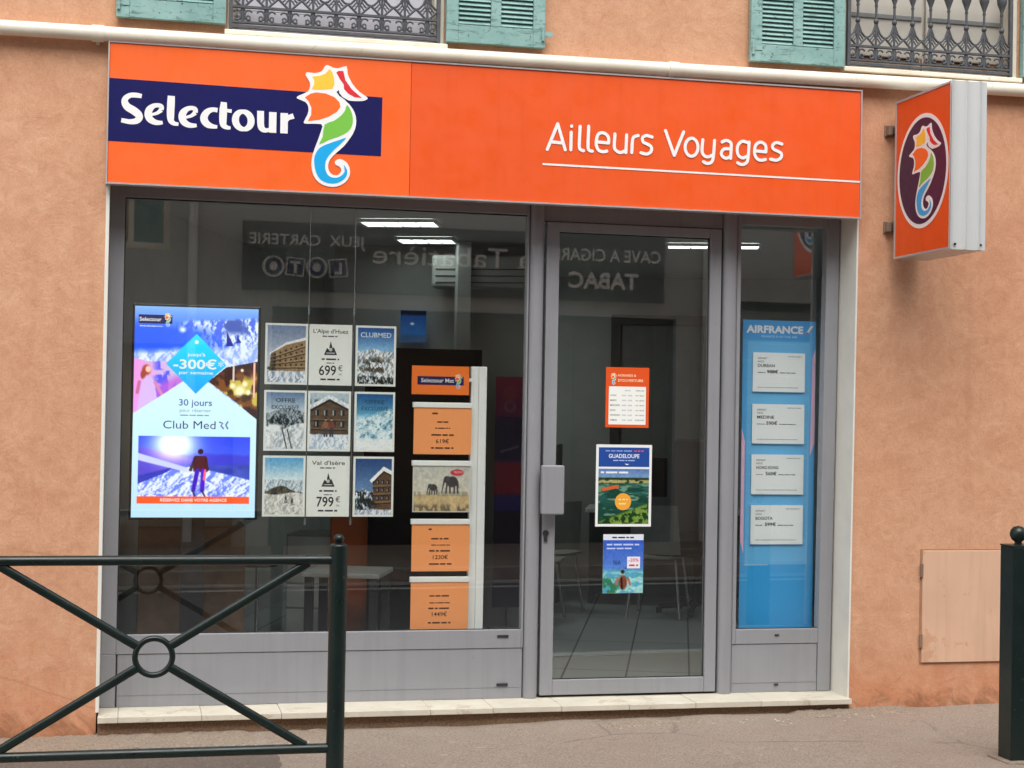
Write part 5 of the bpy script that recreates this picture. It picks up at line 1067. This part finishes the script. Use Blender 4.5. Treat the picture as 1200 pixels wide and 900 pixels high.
# low brown cabinet, table, orange panel
mb = MB(); mb.box(-2.06, -1.50, .72, 1.25, .16, .98); mb.box(-2.03, -1.53, .74, 1.23, .1205, .1598); cabn = mb.build('low_cabinet', 'wood', None, .006, origin=(-1.78, 1.0, .121))
tag(cabn, 'low brown wooden cabinet standing behind the lit screen', 'cabinet')
mb = MB(); mb.box(-1.775, -1.770, .717, .7195, .18, .96); mb.build('door_gap', 'black', cabn)
tb = thing('side_table', (-.78, 2.0, .12), 'white topped table with grey legs beside the orange panel', 'table', None, -A19)
mb = MB(); mb.box(-.24, .24, -.24, .24, .47, .50); mb.build('tabletop', 'plastic_w', tb, .006, local=True)
for sx in (-.20, .20):
    for sy in (-.20, .20): mb = MB(); mb.box(sx-.025, sx+.025, sy-.025, sy+.025, .001, .4695); mb.build('leg', 'grey_dk', tb, .003, local=True)
mb = MB(); mb.box(-.82, -.42, 2.6, 2.64, .121, .98); tag(mb.build('orange_screen_panel', 'woodor', None, .004, origin=(-.6, 2.62, .121)), 'plain orange panel standing on the floor behind the table', 'panel')
du = thing('drawer_unit', (-.84, 2.9, .12), 'pale drawer unit on the floor below the hanging posters', 'drawers', None, -A19)
mb = MB(); mb.box(-.20, .20, -.20, .20, .001, .66); mb.build('carcass', 'int_wall', du, .004, local=True)
for k in range(4): mb = MB(); mb.box(-.19, .19, -.214, -.2005, .02+.16*k, .165+.16*k); mb.build('drawer', 'plastic_w', du, .003, local=True)
rt = thing('round_table', (-1.36, 1.75, .12), 'small dark round table on a thin pedestal beside the lit screen', 'table')
mb = MB(); mb.lathe([(0, .55), (.12, .55), (.125, .556), (.125, .568), (.12, .574), (0, .574)], (0, 0, 0), 28); mb.build('tabletop', 'grey_dk', rt, local=True)
mb = MB(); mb.tube([(0, 0, .01), (0, 0, .549)], .012, 10); mb.lathe([(.10, .001), (.10, .008), (.02, .016), (0, .016)], (0, 0, 0), 24); mb.build('pedestal', 'steel', rt, local=True)
def chair(loc, rz, label):
    t = thing('cafe_chair', loc, label, 'chair', 'chairs inside the shop', rz)
    mb = MB(); n = 8; v = []
    for j in range(n+1):
        for i in range(n+1): x = -.21+.42*i/n; y_ = -.20+.40*j/n; v.append((x*(1-.1*j/n), y_, .445-.02*cos(x*7)+.01*(j/n)))
    f = [(j*(n+1)+i, j*(n+1)+i+1, (j+1)*(n+1)+i+1, (j+1)*(n+1)+i) for j in range(n) for i in range(n)]
    mb.add(v, f, 0, True); mb.add([(x, y_, z-.012) for x, y_, z in v], [tuple(reversed(q)) for q in f], 0, True); mb.build('seat', 'dirty_metal', t, local=True)
    mb = MB(); v = []
    for j in range(7):
        for i in range(n+1): q = (i/n-.5)*2; z = .47+.36*j/6; v.append((q*(.19-.02*j/6), .19+.05*j/6-.05*q*q, z))
    f = [(j*(n+1)+i, j*(n+1)+i+1, (j+1)*(n+1)+i+1, (j+1)*(n+1)+i) for j in range(6) for i in range(n)]
    mb.add(v, f, 0, True); mb.add([(x, y_+.012, z) for x, y_, z in v], [tuple(reversed(q)) for q in f], 0, True); mb.build('backrest', 'dirty_metal', t, local=True)
    for sx in (-1, 1):
        for sy in (-1, 1): mb = MB(); mb.tube([(sx*.15, sy*.14, .43), (sx*.20, sy*.20, .001)], .011, 8); mb.build('leg', 'steel', t, local=True)
    return t
c0 = chair((1.72, 3.45, .12), R(150), 'grey shell chair on the right behind the glass door')
for loc, rz, lb in (((.72, 3.35, .12), R(60), 'grey shell chair seen between the rack and the door frame'), ((.98, 3.9, .12), R(200), 'grey shell chair at the left behind the glass door')):
    c = copy_tree(c0); c.location = loc; c.rotation_euler.z = rz; c['label'] = lb
dk = thing('reception_desk', (2.15, 4.2, .12), 'dark reception desk with a pale top at the back of the shop', 'desk', None, -A19)
mb = MB(); mb.box(-.75, .65, -.30, .30, .72, .75); mb.build('desk_top', 'plastic_w', dk, .005, local=True); mb = MB(); mb.box(-.72, .62, -.24, -.20, .08, .7195); mb.box(-.72, -.69, -.1995, .28, .001, .7195); mb.box(.59, .62, -.1995, .28, .001, .7195); mb.build('desk_panel', 'grey_dk', dk, .004, local=True)
mo = thing('computer_monitor', (1.80, 4.30, .87), 'black computer monitor with its back to the window on the desk', 'monitor', None, R(-30))
mb = MB(); mb.box(-.25, .25, -.015, .015, .09, .40); mb.build('casing', 'black', mo, .006, local=True); mb = MB(); mb.lathe([(.10, .001), (.10, .01), (.03, .015), (.02, .1), (0, .1)], (0, 0, 0), 20); mb.build('stand', 'black', mo, local=True)
oc = thing('office_chair', (2.05, 3.55, .12), 'dark office chair with a rounded back before the reception desk', 'chair', None, R(170))
mb = MB(); mb.box(-.24, .24, -.23, .23, .44, .52); mb.build('seat', 'black', oc, .04, local=True, seg=4); mb = MB(); mb.box(-.23, .23, .22, .28, .62, 1.32); mb.build('backrest', 'grey_dk', oc, .06, local=True, seg=4)
mb = MB(); mb.tube([(0, .25, .48), (0, .27, .66)], .025, 8); mb.lathe([(.03, .06), (.03, .44), (0, .44)], (0, 0, 0), 12)
for k in range(5): a_ = 2*pi*k/5; mb.tube([(0, 0, .08), (.28*cos(a_), .28*sin(a_), .05)], .02, 8)
mb.build('base', 'black', oc, local=True)
for k in range(5):
    a_ = 2*pi*k/5; mb = MB(); mb.tube([(.28*cos(a_)-.02, .28*sin(a_), .026), (.28*cos(a_)+.02, .28*sin(a_), .026)], .025, 12); mb.build('castor', 'black', oc, local=True)
sf = thing('side_shelf', (.86, 4.55, .12), 'narrow grey shelf with stacked papers at the left behind the glass door', 'shelf', None, -A19)
mb = MB()
for z in (.4, .8, 1.2): mb.box(-.34, .34, -.2, .2, z, z+.025)
mb.build('board', 'plastic_w', sf, .003, local=True); mb = MB(); mb.box(-.37, -.345, -.2, .2, .001, 1.24); mb.box(.345, .37, -.2, .2, .001, 1.24); mb.build('side_panel', 'grey_dk', sf, .003, local=True)
for k, (dx, h, lb) in enumerate(((-.18, .12, 'taller stack of white papers on the left of the shelf top'), (.10, .06, 'low stack of white papers on the right of the shelf top'))):
    mb = MB(); r_ = random.Random(k); q = Matrix.Translation((.86, 4.55, .12)) @ Matrix.Rotation(-A19, 4, 'Z')
    for i in range(6): mb.box(dx-.11+r_.uniform(-.008, .008), dx+.10+r_.uniform(-.008, .008), -.14, .14, 1.2255+h*i/6+.0005, 1.2255+h*(i+1)/6, 0, q)
    tag(mb.build('paper_stack', 'plastic_w', origin=(.86, 4.55, 1.3455)), lb, 'papers', 'papers on the shelf')

# ------------------------------------------------------------------ across the street (seen in the reflections)
O = thing('grey_building', (2, -10, 0), 'grey rendered building across the street with a long dark tobacconist sign', 'building')
mb = MB(); OH = [(-.6, 4.2, -.3, 2.75), (-2.9, -1.0, -.3, 2.3), (4.9, 6.1, -.3, 3.0), (-2.6, -1.75, 3.35, 4.6), (.2, 1.2, 4.5, 6.0), (2.6, 3.6, 4.5, 6.0), (-2.6, -1.6, 5.3, 6.6), (5, 6, 4.5, 6)]
xs = sorted({-9., 13.} | {h[0] for h in OH} | {h[1] for h in OH}); zs = sorted({-.3, 9.0} | {h[2] for h in OH} | {h[3] for h in OH})
for i in range(len(xs)-1):
    for j in range(len(zs)-1):
        a, b, c, d = xs[i], xs[i+1], zs[j], zs[j+1]; mx_, mz_ = (a+b)/2, (c+d)/2
        if any(h[0] < mx_ < h[1] and h[2] < mz_ < h[3] for h in OH): continue
        mb.add([(a, -10, c), (b, -10, c), (b, -10, d), (a, -10, d)], [(3, 2, 1, 0)])
for a, b, c, d in OH:
    mb.add([(a, -10, c), (a, -10.2, c), (a, -10.2, d), (a, -10, d)], [(0, 1, 2, 3)]); mb.add([(b, -10, c), (b, -10.2, c), (b, -10.2, d), (b, -10, d)], [(3, 2, 1, 0)]); mb.add([(a, -10, d), (b, -10, d), (b, -10.2, d), (a, -10.2, d)], [(0, 3, 2, 1)]); mb.add([(a, -10, c), (b, -10, c), (b, -10.2, c), (a, -10.2, c)], [(0, 1, 2, 3)])
mb.box(-9, 13, -16, -10.3, 9.02, 9.1); mb.box(-9, 13, -16, -15.8, -.3, 9.0); mb.box(-9, -8.8, -15.8, -10.001, -.3, 9.0); mb.box(12.8, 13, -15.8, -10.001, -.3, 9.0)
mb.build('wall', 'opp_wall', O)
for k, (a, b, c, d) in enumerate(OH):
    if k == 1: mb = MB(); mb.box(a, b, -10.16, -10.12, c, d); [mb.box(a+.05+i*.31, a+.33+i*.31, -10.119, -10.105, .25, 2.15) for i in range(6)]; mb.build('garage_door', 'garage_wood', O, .004); continue
    if k == 2:
        mb = MB()
        for i in range(16): mb.box(a, b, -10.16, -10.14+.02*(i % 2), c+i*.2, c+i*.2+.19)
        mb.build('roller_shutter', 'opp_shutter', O); continue
    mb = MB(); frame(mb, a+.001, b-.001, c, d-.001, .07, .07, .08, .07, -10.17, -10.11)
    for q in ([a+(b-a)*i/4 for i in (1, 2, 3)] if b-a > 2 else [(a+b)/2]): mb.box(q-.03, q+.03, -10.165, -10.115, c+.081, d-.072)
    w = mb.build('window', 'opp_dark' if k == 0 else 'cream', O); mb = MB(); mb.box(a+.06, b-.06, -10.15, -10.14, c+.07, d-.06); mb.build('pane', 'dim_glass' if k == 0 else 'glass', w)
    mb = MB(); mb.box(a, b, -10.9, -10.88, c, d); mb.build('dark_room', 'grey_dk', w)
mb = MB(); mb.tube([(-1.5, -9.94, .1), (-1.5, -9.94, 8.9)], .05, 12); mb.build('downpipe', 'plastic_w', O)
mb = MB(); mb.tube([(4.55, -9.94, .1), (4.55, -9.94, 8.9)], .05, 12); mb.build('downpipe', 'plastic_w', O)
mb = MB(); mb.box(-9, 13, -10, -9.7, 9.002, 9.2); mb.build('cornice', 'opp_wall', O)
S_ = thing('tobacconist_sign', (1.5, -9.95, 2.95), 'long black tobacconist sign with pale lettering across the street', 'sign')
mb = MB(); mb.box(-.95, 4.02, -9.999, -9.94, 2.93, 3.72); mb.build('sign_panel', 'opp_dark', S_, .004)
def back_text(t, x, z, h, w, mat, bold=.01):
    v, f = layout(t, 0, 0, h, w, 'C', bold); m = MB(); m.add([(x-p[0], -9.9385, z+p[1]) for p in v], f); m.build('lettering', mat, S_)
back_text('JEUX  CARTERIE', -.22, 3.46, .13, 1.32, 'vinyl'); back_text('La Tabatière', 1.55, 3.28, .24, 2.05, 'vinyl', .0)
back_text('CAVE A CIGARES', 3.27, 3.40, .15, 1.40, 'vinyl'); back_text('TABAC', 3.27, 3.08, .19, .86, 'vinyl', .03)
for i, ch in enumerate('LOTO'):
    x = .13-i*.245; zc = 3.205; m = MB(); tl = .10*(-1)**(i//2); y0 = -9.9395
    if ch == 'O': m.prism([(x+.125*cos(q), zc+.125*sin(q)) for q in [2*pi*k/32 for k in range(32)]], -9.928, y0)
    else: m.prism([(x+.15*cos(q+tl), zc+.15*sin(q+tl)) for q in (pi/4, 3*pi/4, 5*pi/4, 7*pi/4)], -9.928, y0)
    m.v = [(a, -9.928 if abs(b-y0) < 1e-6 else y0, c) for a, b, c in m.v]
    m.build('letter_tile', 'vinyl', S_)
    m = MB()
    if ch == 'O': pts = [(x+.07*cos(q), -9.9265, zc+.078*sin(q)) for q in [2*pi*k/32 for k in range(33)]]; v, f = ribbon([(p[0], p[2]) for p in pts], .045); m.add([(a, -9.9265, b) for a, b in v], f)
    else:
        v = [(x+.13*cos(q+tl), -9.9265, zc+.13*sin(q+tl)) for q in (pi/4, 3*pi/4, 5*pi/4, 7*pi/4)]; m.add(v, [(3, 2, 1, 0)])
        tv, f = layout(ch, 0, -.065, .13, None, 'C', .04); n_ = MB(); n_.add([(x-p[0], -9.925, zc+p[1]) for p in tv], f); n_.build('lettering', 'vinyl', S_)
    m.build('letter_face', 'navy', S_)
